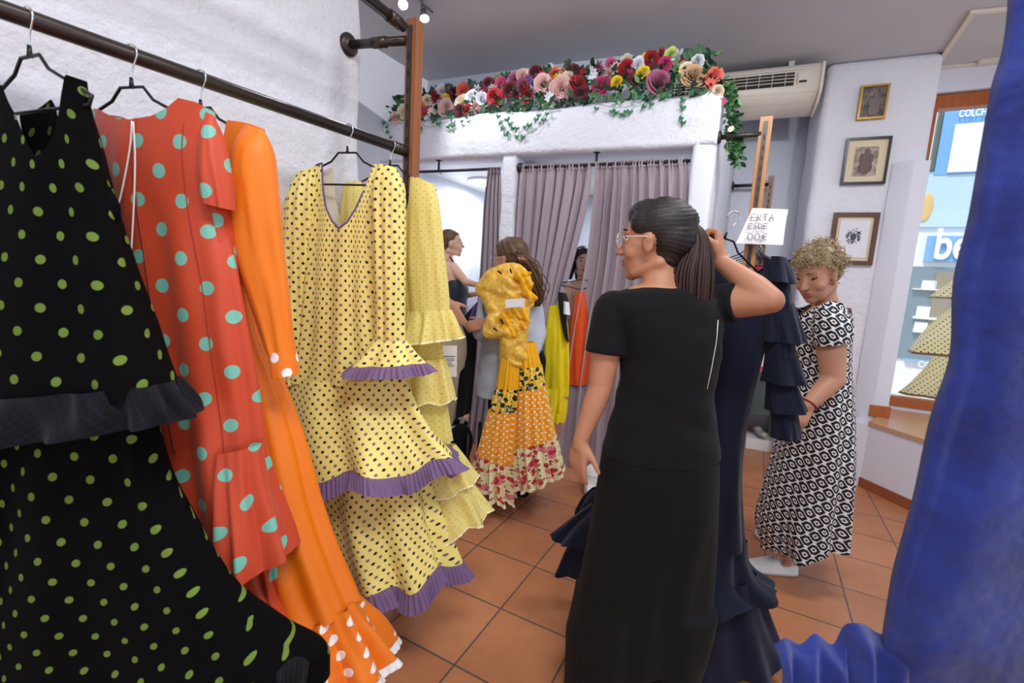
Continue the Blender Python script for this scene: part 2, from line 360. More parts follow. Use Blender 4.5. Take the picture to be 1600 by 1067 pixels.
# ------------------------------------------------------------------ garment loft
def garment(name, parent, m, rows, P0, yaw, nrow=60, ncol=160, folds=(9, 0, .5), top=None, topback=None, dn=0, vshift=0, ushift=0, hemw=0, seed=0, clamp=None):
    """rows: (Lx,Ly,Rx,Ry,thick,foldamp[,dn]) in photo outline, laid out on the vertical plane through P0 whose width runs along yaw"""
    D = V((cos(yaw), -sin(yaw), 0)); N = V((-sin(yaw), -cos(yaw), 0))   # N towards the viewer
    rw = []
    for r in rows:
        dd = r[6] if len(r) > 6 else 0
        L = onp(r[0], r[1], P0+N*(dn+dd), N); R = onp(r[2], r[3], P0+N*(dn+dd), N)
        rw.append((*L, *R, r[4], r[5]))
    rw = crv(rw, nrow*2)
    # resample by length
    rg = random.Random(seed+11)
    ph = [rg.uniform(0, 6.28) for _ in range(6)]
    ds = [0]
    for a, b in zip(rw, rw[1:]):
        ca = V(((a[0]+a[3])/2, (a[1]+a[4])/2, (a[2]+a[5])/2)); cb = V(((b[0]+b[3])/2, (b[1]+b[4])/2, (b[2]+b[5])/2)); ds.append(ds[-1]+(cb-ca).length)
    TL = ds[-1]
    def ringat(s):
        s = max(0, min(TL, s)); i = 0
        lo, hi = 0, len(ds)-1
        while hi-lo > 1:
            mid = (lo+hi)//2
            if ds[mid] <= s: lo = mid
            else: hi = mid
        u = (s-ds[lo])/max(1e-6, ds[hi]-ds[lo]); a, b = rw[lo], rw[hi]
        return [p+(q-p)*u for p, q in zip(a, b)]
    k1, k2, tw = folds
    verts = []; base_ = []
    for i in range(nrow):
        v = i/(nrow-1)
        row = []; brow = []
        for j in range(ncol+1):
            th = -pi+2*pi*j/ncol     # 0 = front centre
            xf = sin(th)             # -1..1 left..right
            front = cos(th) >= 0
            tc = top if front else (topback if topback is not None else top)
            d0 = tc(xf) if tc else 0
            s = d0+(TL-d0)*v
            q = ringat(s)
            L = V(q[0:3]); R = V(q[3:6]); c = (L+R)/2; A = (R-L)/2; tk = q[6]/2; fa = q[7]
            w = s/TL
            k = sin(k1*th+ph[0]+tw*w*3)*.6+sin(round(k1*1.7)*th+ph[1]-tw*w*2)*.3+(sin(k2*th+ph[2])*.5 if k2 else 0)+.25*sin(round(k1*.53)*th+ph[3])
            rad = 1+0*k
            p = c+A*xf+N*(tk*cos(th))
            brow.append(p.copy())
            nr = (A.normalized()*xf*tk+N*cos(th)*max(A.length, .01)).normalized()
            if hemw: p = p+UP*(hemw*v**6*sin(round(k1*.9)*th+ph[4]))
            p = p+nr*(fa*k)
            p = p+N*(.006*noise.noise(V((xf*3+seed, s*5, 3.1)))*min(1, s*8))
            if clamp is not None and p.dot(T2) < clamp: p = p+T2*(clamp-p.dot(T2)+.004*sin(k1*th))
            row.append(p)
        verts.append(row); base_.append(brow)
    me = bpy.data.meshes.new(name)
    nc = ncol+1
    # uv by arclength from the front centre using each ring
    U = []; mid = ncol//2
    for row in base_:
        acc = [0]*nc
        for j in range(mid+1, nc): acc[j] = acc[j-1]+(row[j]-row[j-1]).length
        for j in range(mid-1, -1, -1): acc[j] = acc[j+1]-(row[j]-row[j+1]).length
        U.append(acc)
    colc = [0]
    for i in range(1, len(verts)): colc.append(colc[-1]-(base_[i][mid]-base_[i-1][mid]).length)
    colv = [[colc[i]+(row[j].z-row[mid].z) for j in range(nc)] for i, row in enumerate(base_)]
    for i, row in enumerate(base_):
        sh = row[mid].dot(D)-base_[0][mid].dot(D)
        U[i] = [u+sh for u in U[i]]
    vs = [p for row in verts for p in row]; fs = [(i*nc+j, i*nc+j+1, (i+1)*nc+j+1, (i+1)*nc+j) for i in range(nrow-1) for j in range(ncol)]
    me.from_pydata(vs, [], fs)
    uv = me.uv_layers.new(name='UVMap')
    for p in me.polygons:
        for li in p.loop_indices:
            vi = me.loops[li].vertex_index; i, j = divmod(vi, nc)
            uv.data[li].uv = (U[i][j]+ushift+5, colv[i][j]+vshift+5)
    o = link(name, me, m, parent)
    return o
def strip_along(name, parent, m, pts, w, flare, n=240, k=40, amp=.01, rows=6, drop=UP*-1, outd=None, hem=0):
    """pleated ruffle hanging from a polyline"""
    P = [V(p) for p in crv(pts, n)]
    vs = []; me = bpy.data.meshes.new(name); L = [0]
    for a, b in zip(P, P[1:]): L.append(L[-1]+(b-a).length)
    for i in range(rows):
        v = i/(rows-1)
        for j, p in enumerate(P):
            t = (P[min(j+1, n-1)]-P[max(j-1, 0)]).normalized(); o = outd if outd is not None else t.cross(UP).normalized()
            s = L[j]
            wv = sin(s*k+1.3*sin(s*k*.37))+.4*sin(s*k*2.3+1)
            vs.append(p+drop*(w*v)+o*(flare*v+amp*v*wv)+t*(amp*.5*v*cos(s*k)))
    fs = [(i*n+j, i*n+j+1, (i+1)*n+j+1, (i+1)*n+j) for i in range(rows-1) for j in range(n-1)]
    me.from_pydata(vs, [], fs); uv = me.uv_layers.new(name='UVMap')
    for p in me.polygons:
        for li in p.loop_indices:
            i, j = divmod(me.loops[li].vertex_index, n); uv.data[li].uv = (L[j], -i/(rows-1)*w)
    return link(name, me, m, parent)
def ringpts(o, nrow, ncol, row=-1, j0=0, j1=None):
    nc = ncol+1; row = nrow-1 if row < 0 else row
    j1 = nc if j1 is None else j1
    return [o.data.vertices[row*nc+j].co.copy() for j in range(j0, j1)]
def edge_ruffle(o, nrow, ncol, name, parent, m, w, flare, k=60, amp=.008, row=None, up=0, rows=6, sub=3, fine=0):
    """ruffle sewn round the last ring of a garment; goes on in the direction of the cloth"""
    nc = ncol+1; r = nrow-1 if row is None else row
    a = [o.data.vertices[r*nc+j].co.copy() for j in range(nc)]; b = [o.data.vertices[(r-4)*nc+j].co.copy() for j in range(nc)]
    cen = sum(a, V())/nc
    vs = []; A = []; Dv = []; O = []
    for j in range(ncol):
        for q in range(sub):
            u = q/sub; A.append(a[j].lerp(a[j+1], u)); Dv.append((a[j]-b[j]).lerp(a[j+1]-b[j+1], u))
    A.append(a[-1]); Dv.append(a[-1]-b[-1]); n = len(A)
    L = [0]
    for x, y in zip(A, A[1:]): L.append(L[-1]+(y-x).length)
    me = bpy.data.meshes.new(name)
    for i in range(rows):
        v = i/(rows-1)
        for j in range(n):
            t = (A[min(j+1, n-1)]-A[max(j-1, 0)]).normalized(); d = Dv[j].normalized(); d = (d+UP*-.5).normalized()
            o_ = d.cross(t); o_ = o_ if o_.dot(A[j]-cen) > 0 else -o_
            s = L[j]; wv = sin(s*k+1.5*sin(s*k*.31))+.5*sin(s*k*2.1+2)+fine*sin(s*430+2*sin(s*37))*min(1, v*3)/max(amp, 1e-4)/max(v, .15)
            vs.append(A[j]-d*up+d*(w*v)+o_*(flare*v+amp*v*wv+.002))
    fs = [(i*n+j, i*n+j+1, (i+1)*n+j+1, (i+1)*n+j) for i in range(rows-1) for j in range(n-1)]
    me.from_pydata(vs, [], fs); uv = me.uv_layers.new(name='UVMap')
    for p in me.polygons:
        for li in p.loop_indices:
            i, j = divmod(me.loops[li].vertex_index, n); uv.data[li].uv = (L[j]+5, 5-i/(rows-1)*w)
    return link(name, me, m, parent)
#SECTIONS
# ------------------------------------------------------------------ the room
CE = 3.25
def struct(name, bm, m, smooth=False):
    bmesh.ops.recalc_face_normals(bm, faces=bm.faces); o = frombm(name, bm, m, None, smooth); return tag(o, kind='structure')
def lump(o, lvl, st, sc):
    """real unevenness of old plaster: subdivide and displace by noise"""
    bm = bmesh.new(); bm.from_mesh(o.data)
    for _ in range(lvl):
        es = [e for e in bm.edges if e.calc_length() > .12]
        if not es: break
        bmesh.ops.subdivide_edges(bm, edges=es, cuts=1, use_grid_fill=True)
    bmesh.ops.triangulate(bm, faces=[f for f in bm.faces if len(f.verts) > 4])
    bm.normal_update()
    for v in bm.verts: v.co += v.normal*(noise.noise(v.co*sc)*st)
    bm.to_mesh(o.data); bm.free()
    for p in o.data.polygons: p.use_smooth = True
    return o
def bevwall(name, pts, z0, z1, m, bev=.02, lv=0, st=.01, sc=3):
    bm = bmesh.new(); prism(bm, pts, z0, z1); bmesh.ops.recalc_face_normals(bm, faces=bm.faces)
    if bev: bmesh.ops.bevel(bm, geom=[e for e in bm.edges], offset=bev, segments=4, affect='EDGES', profile=.5)
    o = struct(name, bm, m, True)
    if lv: lump(o, lv, st, sc)
    return o
# floor in the tile frame (object axes run along the joints)
bm = bmesh.new()
v = [bm.verts.new((x, y, z)) for z in (-.1, 0) for x, y in ((-3.4, -4), (4.2, -4), (4.2, 5.6), (-3.4, 5.6))]
for q in ((0, 3, 2, 1), (4, 5, 6, 7), (0, 1, 5, 4), (1, 2, 6, 5), (2, 3, 7, 6), (3, 0, 4, 7)): bm.faces.new([v[i] for i in q])
fl = struct('floor', bm, 'floor'); fl.rotation_euler.z = -TT
bm = bmesh.new(); prism(bm, [tt(-3.4, -2.2), tt(4.2, -2.2), tt(4.2, 5.05), tt(.95, 5.05), tt(.95, 6.0), tt(-3.4, 6.4)], CE, CE+.1)
struct('ceiling', bm, 'ceiling')
# left wall, its end, the recess behind it
WL = -1.575; WE = onp(566, 90, T2*WL, T2).dot(T1)
bevwall('wall_left', [tt(WL, -2.2), tt(WL, WE), tt(WL-.25, WE), tt(WL-.25, -2.2)], 0, CE, 'plaster', .03, 6, .022, 3.2)
bevwall('wall_recess', [tt(-3.02, WE-.6), tt(-3.02, 6.4), tt(-3.12, 6.4), tt(-3.12, WE-.6)], 0, CE, 'smooth', 0)
# upper rear wall over the booth
bm = bmesh.new(); prism(bm, [bt(-3.0, 3.96), bt(-.76, 3.96), bt(-.76, 4.1), bt(-3.0, 4.1)], 2.55, CE); struct('wall_rear', bm, 'smooth')
# booth front: beam, pillar, jamb, one thick piece of plaster each
F0, F1 = 3.35, 3.56
def beam():
    n = 90; rows = []
    bm = bmesh.new()
    s0, s1 = -2.86, -.06
    for i in range(n):
        s = s0+(s1-s0)*i/(n-1)
        zt = 2.695+.02*noise.noise(V((s*2, 0, 0)))+(.03 if s > -.2 else 0); zb = 2.37+.008*noise.noise(V((s*3, 4, 0)))
        pr = []
        r = .05
        for (t, z, a) in ((F0, zb, 0), (F0, zb+.03, 0), (F0-.005, zb+.1, 1), (F0, zt-.12, 1), (F0+.012, zt-.03, 0), (F0+.05, zt, 0), (F1-.02, zt, 0), (F1, zt-.03, 0), (F1, zb, 0)):
            pr.append(bm.verts.new(bt(s, t+.012*noise.noise(V((s*3, z*4, 1)))*1, z)))
        rows.append(pr)
    for a, b in zip(rows, rows[1:]):
        for k in range(len(a)): bm.faces.new((a[k], b[k], b[(k+1) % len(a)], a[(k+1) % len(a)]))
    bm.faces.new(rows[0]); bm.faces.new(rows[-1][::-1])
    return struct('trim_1', bm, 'plaster', True)
beam()
PA, PB = -1.575, -1.455
bevwall('trim_2', [bt(PA, F0+.01), bt(PB, F0+.01), bt(PB, F1-.02), bt(PA, F1-.02)], 0, 2.38, 'plaster', .025, 5, .01, 5)
bevwall('wall_booth_right', [bt(-.205, F0+.005), bt(-.06, F0+.005), bt(-.06, F0+.01)+T1*1.8, bt(-.205, F0+.01)+T1*1.8], 0, 2.70, 'smooth', .03, 4, .008, 4)
bevwall('trim_3', [bt(-2.86, F0+.02), bt(-2.5, F0+.02), bt(-2.5, F1), bt(-2.86, F1)], 0, 2.38, 'smooth', .02)
# inside of the booths
BZ = 2.42
bm = bmesh.new(); prism(bm, [bt(-2.9, F1), bt(-.1, F1), bt(.05, 5.5), bt(-2.9, 5.5)], BZ, BZ+.06); struct('ceiling_booth', bm, 'white')
bm = bmesh.new(); prism(bm, [bt(-3.0, 5.3), bt(.0, 5.3), bt(.0, 5.4), bt(-3.0, 5.4)], 0, BZ); struct('wall_booth_rear', bm, 'bluewhite')
bl0 = onz(683, 288, BZ); q0 = bl0-T1*1.6; q1 = bl0+T1*1.2
bevwall('wall_booth_left', [q0, q1, q1-T2*.08, q0-T2*.08], 0, BZ, 'bluewhite', 0)
bevwall('wall_booth_middle', [bt(-1.56, F1), bt(-1.48, F1), bt(-1.48, 5.3), bt(-1.56, 5.3)], 0, BZ, 'bluewhite', 0)
# air conditioner wall, picture wall, its chamfer and the bay under the shop window
AW = 5.05
bevwall('wall_rear_right', [bt(-.12, AW), bt(.72, AW), bt(.72, AW+.12), bt(-.12, AW+.12)], 0, CE, 'smooth', 0)
def pwall(x, y, B=4.5): return onp(x, y, B1*B, B1)
g1 = pwall(1396, 380).dot(B2); g2 = pwall(1407, 380, 4.46).dot(B2); 
bevwall('wall_right', [bt(.66, 4.5), bt(1.385, 4.5), bt(1.385, 5.07), bt(.66, 5.07)], 0, CE, 'plaster', .05, 5, .01, 3)
# pilaster column in front of the window jamb
zc0 = .5
cA = onz(1340, 640, zc0); c1 = onz(1361, 652, zc0); c2 = onz(1385, 650, zc0)
bevwall('trim_4', [bt(1.17, 4.49), bt(1.285, 4.42), bt(1.385, 4.43), bt(1.40, 4.49)], 0, 2.47, 'smooth', .004)
# bay wall below the sill
y0 = bt(1.20, 4.49); y1 = onz(1345, 742, .09); y2 = onz(1415, 778, .07); dv = (y2-y1); dv.z = 0
y1.z = y2.z = 0
y3 = y1+dv.normalized()*1.5
SZ = .49
bm = bmesh.new(); prism(bm, [y1-V((.09, 0, 0))+V((0, .1, 0)), y1, y3, y3+V((2.2, 1.0, 0)), bt(1.47, 4.9)], 0, SZ)
bay = struct('wall_bay', bm, 'smooth')
bm = bmesh.new(); nn = V((-dv.y, dv.x, 0)).normalized(); nn = nn if nn.x < 0 else -nn
e1 = onz(1362, 652, SZ); e2 = onz(1439, 673, SZ); ed = (e2-e1).normalized(); e3 = e1+ed*1.7
e1.z = e3.z = 0
prism(bm, [y1+nn*.012, y3+nn*.012, y3+V((2.2, 1.0, 0)), tt(1.1, 5.0), bt(1.41, 4.6)], SZ+.001, SZ+.03)
o = struct('trim_5', bm, 'sillwood')
# wooden foot of the pilaster
fa = onz(1359, 646, SZ+.03); fb = onz(1384, 650, SZ+.03)
bm = bmesh.new(); addbox(bm, bt(1.33, 4.42, SZ+.075), B2, B1, UP, .13, .03, .09); struct('baseboard_pilaster', bm, 'winwood')
# baseboards
def skirting(name, a, b, n, h=.075, t=.012):
    a = a.copy(); b = b.copy(); a.z = b.z = 0
    bm = bmesh.new(); prism(bm, [a, b, b+n*t, a+n*t], 0, h); return struct(name, bm, 'terr')
m_, nt_, b_ = newmat('terracotta skirting'); b_.inputs['Base Color'].default_value = lin((150, 84, 54)); b_.inputs['Roughness'].default_value = .35; MT['terr'] = m_
skirting('baseboard_bay', y1, y3, nn)
skirting('baseboard_right', bt(.66, 4.5), y1-V((.05, 0, 0))+V((0, .05, 0)), -B1)
skirting('baseboard_rear', bt(0, AW), bt(.66, AW), -B1)
# window wall
WT = 5.0
def tw(x, y, T=WT): 
    P = onp(x, y, T1*T, T1); return P.dot(T2), P.z
wl, wtop = tw(1448, 154); wb = tw(1386, 622)[1]
wr = wl+1.9
bm = bmesh.new(); prism(bm, [tt(.75, WT-.08), tt(4.2, WT-.08), tt(4.2, WT+.12), tt(.75, WT+.12)], wtop+.01, CE); struct('wall_front', bm, 'smooth')
bm = bmesh.new(); prism(bm, [tt(wr+.0, WT-.05), tt(4.2, WT-.05), tt(4.2, WT+.12), tt(wr+.0, WT+.12)], 0, wtop+.01); struct('wall_front_side', bm, 'smooth')
bm = bmesh.new(); prism(bm, [tt(wl-.15, WT-.03), tt(wr, WT-.03), tt(wr, WT+.12), tt(wl-.15, WT+.12)], 0, wb-.05); struct('wall_front_low', bm, 'smooth')
bm = bmesh.new(); prism(bm, [tt(.78, WT+.03), tt(wl+.02, WT+.03), tt(wl+.02, WT+.12), tt(.78, WT+.12)], 0, wtop+.01); struct('wall_front_left', bm, 'smooth')
bm = bmesh.new()
def fbar(s0, s1, z0, z1, d=.09): addbox(bm, tt((s0+s1)/2, WT, (z0+z1)/2), T2, T1, UP, s1-s0, d, z1-z0)
fbar(wl, wl+.07, wb, wtop-.10); fbar(wr-.08, wr, wb, wtop-.10); fbar(wl-.02, wr, wtop-.10, wtop); fbar(wl-.02, wr, wb-.05, wb+.03)
struct('window_1', bm, 'winwood')
m_, nt_, b_ = newmat('window glass'); 
g_ = nd(nt_, 'ShaderNodeBsdfTransparent'); gl_ = nd(nt_, 'ShaderNodeBsdfGlossy'); gl_.inputs['Roughness'].default_value = .02
mx_ = nd(nt_, 'ShaderNodeMixShader'); mx_.inputs[0].default_value = .05
nt_.links.new(g_.outputs[0], mx_.inputs[1]); nt_.links.new(gl_.outputs[0], mx_.inputs[2]); nt_.links.new(mx_.outputs[0], nt_.nodes['Material Output'].inputs[0]); MT['glass'] = m_
bm = bmesh.new(); addbox(bm, tt((wl+wr)/2, WT+.01, (wb+wtop-.1)/2), T2, T1, UP, wr-wl-.1, .006, wtop-wb-.14); o = struct('window_2', bm, 'glass')
# ceiling trunking and junction box
cz = CE-.012
def cl(x, y): p = onz(x, y, cz); return p
bm = bmesh.new()
for a, b in ((cl(1466, 98), cl(1520, 20)), (cl(1520, 20), cl(1610, 11))):
    s, u, d = frame(b-a); addbox(bm, (a+b)/2, d, s, UP, (b-a).length+.03, .03, .02)
o = tag(frombm('cable_trunking', bm, 'ac', None, False), 'thin ivory cable trunking bent across the ceiling above the window', 'cable cover')
hw = WT-.08
def hp(x, y): return onp(x, y, T1*(hw-.012), T1)
bm = bmesh.new(); a, b = hp(1460, 107), hp(1565, 96); s, u, d = frame(b-a); addbox(bm, (a+b)/2, d, T1, UP, (b-a).length, .02, .02)
tag(frombm('wall_conduit', bm, 'ac', None, False), 'white conduit running along the wall over the window head', 'conduit')
c = hp(1543, 95); box('junction_box', c-T1*.02, T2, T1, UP, .12, .05, .06, 'ac', None, .006); bpy.data.objects['junction_box']['label'] = 'small ivory junction box on the conduit above the window'; bpy.data.objects['junction_box']['category'] = 'junction box'
# ------------------------------------------------------------------ across the street
def outside():
    T = 9.2
    def op(x, y): 
        P = onp(x, y, T1*T, T1); return P
    MT['extblue'] = mat('pale blue shop sign', (120, 178, 226), .5); MT['extpale'] = mat('very pale blue panel', (190, 220, 240), .5)
    MT['extwhite'] = mat('white facade', (240, 244, 248), .6); MT['ochre'] = mat('ochre mark', (226, 190, 120), .6); MT['shopglass'] = mat('shop window interior', (120, 140, 150), .3)
    MT['street'] = mat('pale paving', (190, 188, 182), .8)
    bm = bmesh.new(); prism(bm, [tt(-2, 5.15), tt(9, 5.15), tt(9, T+.3), tt(-2, T+.3)], -.12, -.02); struct('ground', bm, 'street')
    fc = empty('shop_front', tt(4, T, 0), 'bright white and blue shop front across the street seen through the window', 'building')
    bm = bmesh.new(); addbox(bm, tt(4, T+.15, 3), T2, T1, UP, 10, .3, 6.1); frombm('facade', bm, 'extwhite', fc, False)
    def panel(name, x0, y0, x1, y1, m, d=.04):
        A = op(x0, y0); B = op(x1, y1); s0, s1 = A.dot(T2), B.dot(T2); z0, z1 = B.z, A.z
        bm = bmesh.new(); addbox(bm, tt((s0+s1)/2, T-d/2, (z0+z1)/2), T2, T1, UP, abs(s1-s0), d, abs(z1-z0)); return frombm(name, bm, m, fc, False)
    panel('sign_board', 1475, 172, 1640, 268, 'extblue', .06)
    panel('poster_panel', 1490, 197, 1660, 264, 'extwhite', .09)
    panel('sign_band', 1440, 270, 1660, 355, 'extpale', .05)
    panel('door_sign', 1449, 369, 1600, 413, 'extblue', .07)
    panel('post', 1466, 175, 1456, 268, 'greengrey', .08)
    panel('shop_window', 1420, 416, 1560, 575, 'shopglass', .03)
    for i, (x0, y0, x1, y1) in enumerate(((1440, 438, 1460, 452), (1432, 478, 1450, 496), (1428, 502, 1446, 516), (1462, 425, 1472, 530))): panel('display_item', x0, y0, x1, y1, 'extwhite' if i < 3 else 'khaki', .06)
    for y in (452, 497, 518): panel('shelf', 1424, y, 1500, y+2, 'extwhite', .1)
    panel('window_sill_band', 1412, 560, 1540, 572, 'extblue', .09)
    A = op(1447, 325); bm = bmesh.new()
    ellipsoid(bm, tt(A.dot(T2)-.02, T-.05, A.z), (.09, .22, .03), T2, UP, T1); frombm('logo_mark', bm, 'ochre', fc)
    def txt(s, x, y, size, sx, m='extwhite', d=.12):
        A = op(x, y); c = bpy.data.curves.new('lettering', 'FONT'); c.body = s; c.size = size; c.extrude = .005; c.offset = size*.02
        o = bpy.data.objects.new('lettering', c); COL.objects.link(o)
        R = Matrix((T2, UP, -T1)).transposed().to_4x4(); R.translation = tt(A.dot(T2), T-d, A.z); o.matrix_world = R
        dg = bpy.context.evaluated_depsgraph_get(); me = bpy.data.meshes.new_from_object(o.evaluated_get(dg)); me.transform(Matrix.Diagonal((sx, 1, 1, 1))); me.transform(R)
        bpy.data.objects.remove(o); bpy.data.curves.remove(c); me.materials.clear(); return link('lettering', me, m, fc, False)
    txt('COLCHO', 1493, 187, .14, .62, 'extwhite', .11); txt('be', 1452, 404, .62, .68); txt('COLOR', 1430, 571, .13, .8)
outside()
# ------------------------------------------------------------------ racks, posts, hangers
RZ = 1.92
RA = onz(0, 14, RZ); RB = onz(628, 234, RZ); RD = (RB-RA).normalized()
def railpt(x):
    """point of the left rail seen in photo column x"""
    lo, hi = -1.5, 1.5
    for _ in range(40):
        m_ = (lo+hi)/2
        if proj(RB+RD*m_*1)[0] < x: lo = m_
        else: hi = m_
    return RB+RD*lo
PF = onz(622, 234, RZ)
def post(name, s0, t0, w, d, h, label, m, slots=True, z0=0):
    e = empty(name, tt(s0+w/2, t0+d/2, z0), label, 'post')
    bm = bmesh.new(); prism(bm, [tt(s0, t0), tt(s0+w, t0), tt(s0+w, t0+d), tt(s0, t0+d)], z0, h)
    bmesh.ops.recalc_face_normals(bm, faces=bm.faces); bmesh.ops.bevel(bm, geom=bm.edges[:], offset=.003, segments=2, affect='EDGES'); frombm('wooden_upright', bm, m, e, False)
    bm = bmesh.new(); sw = w*.36; sc = s0+w*.5
    addbox(bm, tt(sc, t0-.003, (h+z0)/2), T2, T1, UP, sw, .008, h-z0-.06)
    z = z0+.1
    while z < h-.08: addbox(bm, tt(sc, t0-.0075, z), T2, T1, UP, .007, .002, .024, 1); z += .062
    frombm('slotted_strip', bm, ['metal', 'dark'], e, False)
    return e
ps, pt = PF.dot(T2)+.0, PF.dot(T1)+.03
post('rack_post', ps-.004, pt, .05, .05, 2.41, 'varnished wooden upright with a dark slotted strip at the end of the dress rail', 'wood')
def rodthing(name, a, b, r, label, m='metal', collars=(), cat='clothes rail'):
    e = empty(name, b, label, cat); tube('tube', [a, b], r, m, e, 16)
    for c in collars:
        p = a.lerp(b, c); d = (b-a).normalized(); tube('collar', [p-d*.03, p+d*.03], r*1.2, m, e, 16)
    return e
rodthing('clothes_rail', RB-RD*2.4, RB+RD*.02, .0185, 'dark steel rail carrying the five long dresses beside the left wall', collars=(.985,))
U1 = onz(631, 42, 2.35); U0 = onz(589, 9, 2.35); ud = (U1-U0).normalized()
rodthing('clothes_rail', U1-ud*2.6, U1, .0185, 'empty dark steel rail above the dress rail, meeting the top of the wooden post', collars=(.98,))
fz = onp(545, 70, T2*(WL+.012), T2)
e = rodthing('rail_bracket', fz, tt(ps, pt+.0, fz.z+.0), .017, 'dark tube bracket with round flange from the left wall to the post', collars=(.55,), cat='bracket')
tube('flange', [fz-T2*.015, fz+T2*.006, fz+T2*.014], [.043, .043, .028], 'metal', e, 24)
# hanger prototype, hook crook at the origin, width along x
def make_hanger(label, hl=.075, sc=1):
    e = empty('coat_hanger', (0, 0, 0), label, 'clothes hanger')
    pts = []
    for i in range(12):
        a = radians(200-i*21); pts.append(V((.021*cos(a), 0, .021*sin(a))))
    pts = pts[::1]; pts += [V((.004, 0, -.035)), V((0, 0, -hl+.01)), V((0, 0, -hl))]
    bm = bmesh.new(); addtube(bm, pts, .0021, 8); o = frombm('hook', bm, 'chrome', e)
    bm = bmesh.new(); addtube(bm, [V((0, 0, -hl+.022)), V((0, 0, -hl-.002))], [.0035, .0055], 10); frombm('collar', bm, 'black', e)
    bm = bmesh.new(); z = -hl
    P = [(-.2, z-.092), (-.062, z-.03), (-.034, z), (.034, z), (.062, z-.03), (.2, z-.092), (.19, z-.108), (-.19, z-.108), (-.2, z-.092)]
    addtube(bm, [V((x*sc, 0, q)) for x, q in P], .0036, 8); frombm('wire_body', bm, 'black', e)
    return e
def copy_tree(o, parent=None):
    c = o.copy(); COL.objects.link(c)
    if parent: c.parent = parent
    for ch in list(o.children): copy_tree(ch, c)
    return c
hp0 = make_hanger('x')
HPX = [(42, .36, 'black wire hanger inside the black and olive dotted dress'), (203, .22, 'black wire hanger carrying the coral turquoise-dotted dress'),
       (312, .3, 'black wire hanger carrying the plain orange dress'), (543, .2, 'black wire hanger carrying the pale yellow dotted dress with purple trim'), (610, .3, 'black wire hanger nearest the wooden post, in the yellow eyelet dress')]
HP = []
for i, (x, yaw, lb) in enumerate(HPX):
    h = hp0 if i == 0 else copy_tree(hp0)
    p = railpt(x); h.location = p+UP*.002; h.rotation_euler = (0, 0, -yaw); h['label'] = lb; h['group'] = 'hangers on the left rail'; HP.append((p, yaw))
# right rack between the booth side and the back wall
sideP = bt(-.06, F0+.01)
def sidept(x, y):  # on booth side wall (parallel T1)
    return onp(x, y, sideP, T2)
zr = 2.42
r1 = onz(1115, 212, zr); r1 = onp(1117, 212, sideP+T2*.01, T2)
b1p = bt(-.05, 3.5, 2.42); x_, y_ = 0, 0
rk1 = onz(1195, 208, 2.42); rk2 = onz(1205, 288, 2.42)
s1, t1 = rk1.dot(T2), rk1.dot(T1); s2, t2 = rk2.dot(T2), rk2.dot(T1)
ss = sideP.dot(T2)
post('rack_post', s1-.035, t1, .07, .06, 2.52, 'wooden upright with slotted strip behind the white paper sign', 'wood2')
post('rack_post', s2-.03, t2, .05, .05, 2.50, 'thin brown upright standing just behind the other right-hand post', 'wood')
for (s_, t_, lb) in ((s1, t1, 'dark tube bracket from the booth corner to the right-hand post, below the garland'), (s2, t2, 'shorter dark tube bracket reaching the rear right-hand post')):
    a = tt(ss+.004, t_+.01, 2.42); b = tt(s_-.02, t_+.01, 2.42)
    e = rodthing('rail_bracket', a, b, .0155, lb, cat='bracket'); tube('flange', [a, a+T2*.008, a+T2*.016], [.042, .042, .026], 'metal', e, 24)
RR1 = tt(s1, t1+.06, 1.80); RR2 = tt(s2, t2, 1.80)
rodthing('clothes_rail', RR1, RR2, .015, 'dark rail between the two right-hand posts, full of hangers')
GR = []
for i in range(7):
    p = RR1.lerp(RR2, .06+i*.13)
    h = copy_tree(hp0); h.location = p+UP*.0; h.rotation_euler = (0, 0, -TT+(-.12+.05*(i % 4))); h['label'] = 'black wire hanger packed on the rail behind the paper sign'; h['group'] = 'hangers on the right rack'
    GR.append(p)
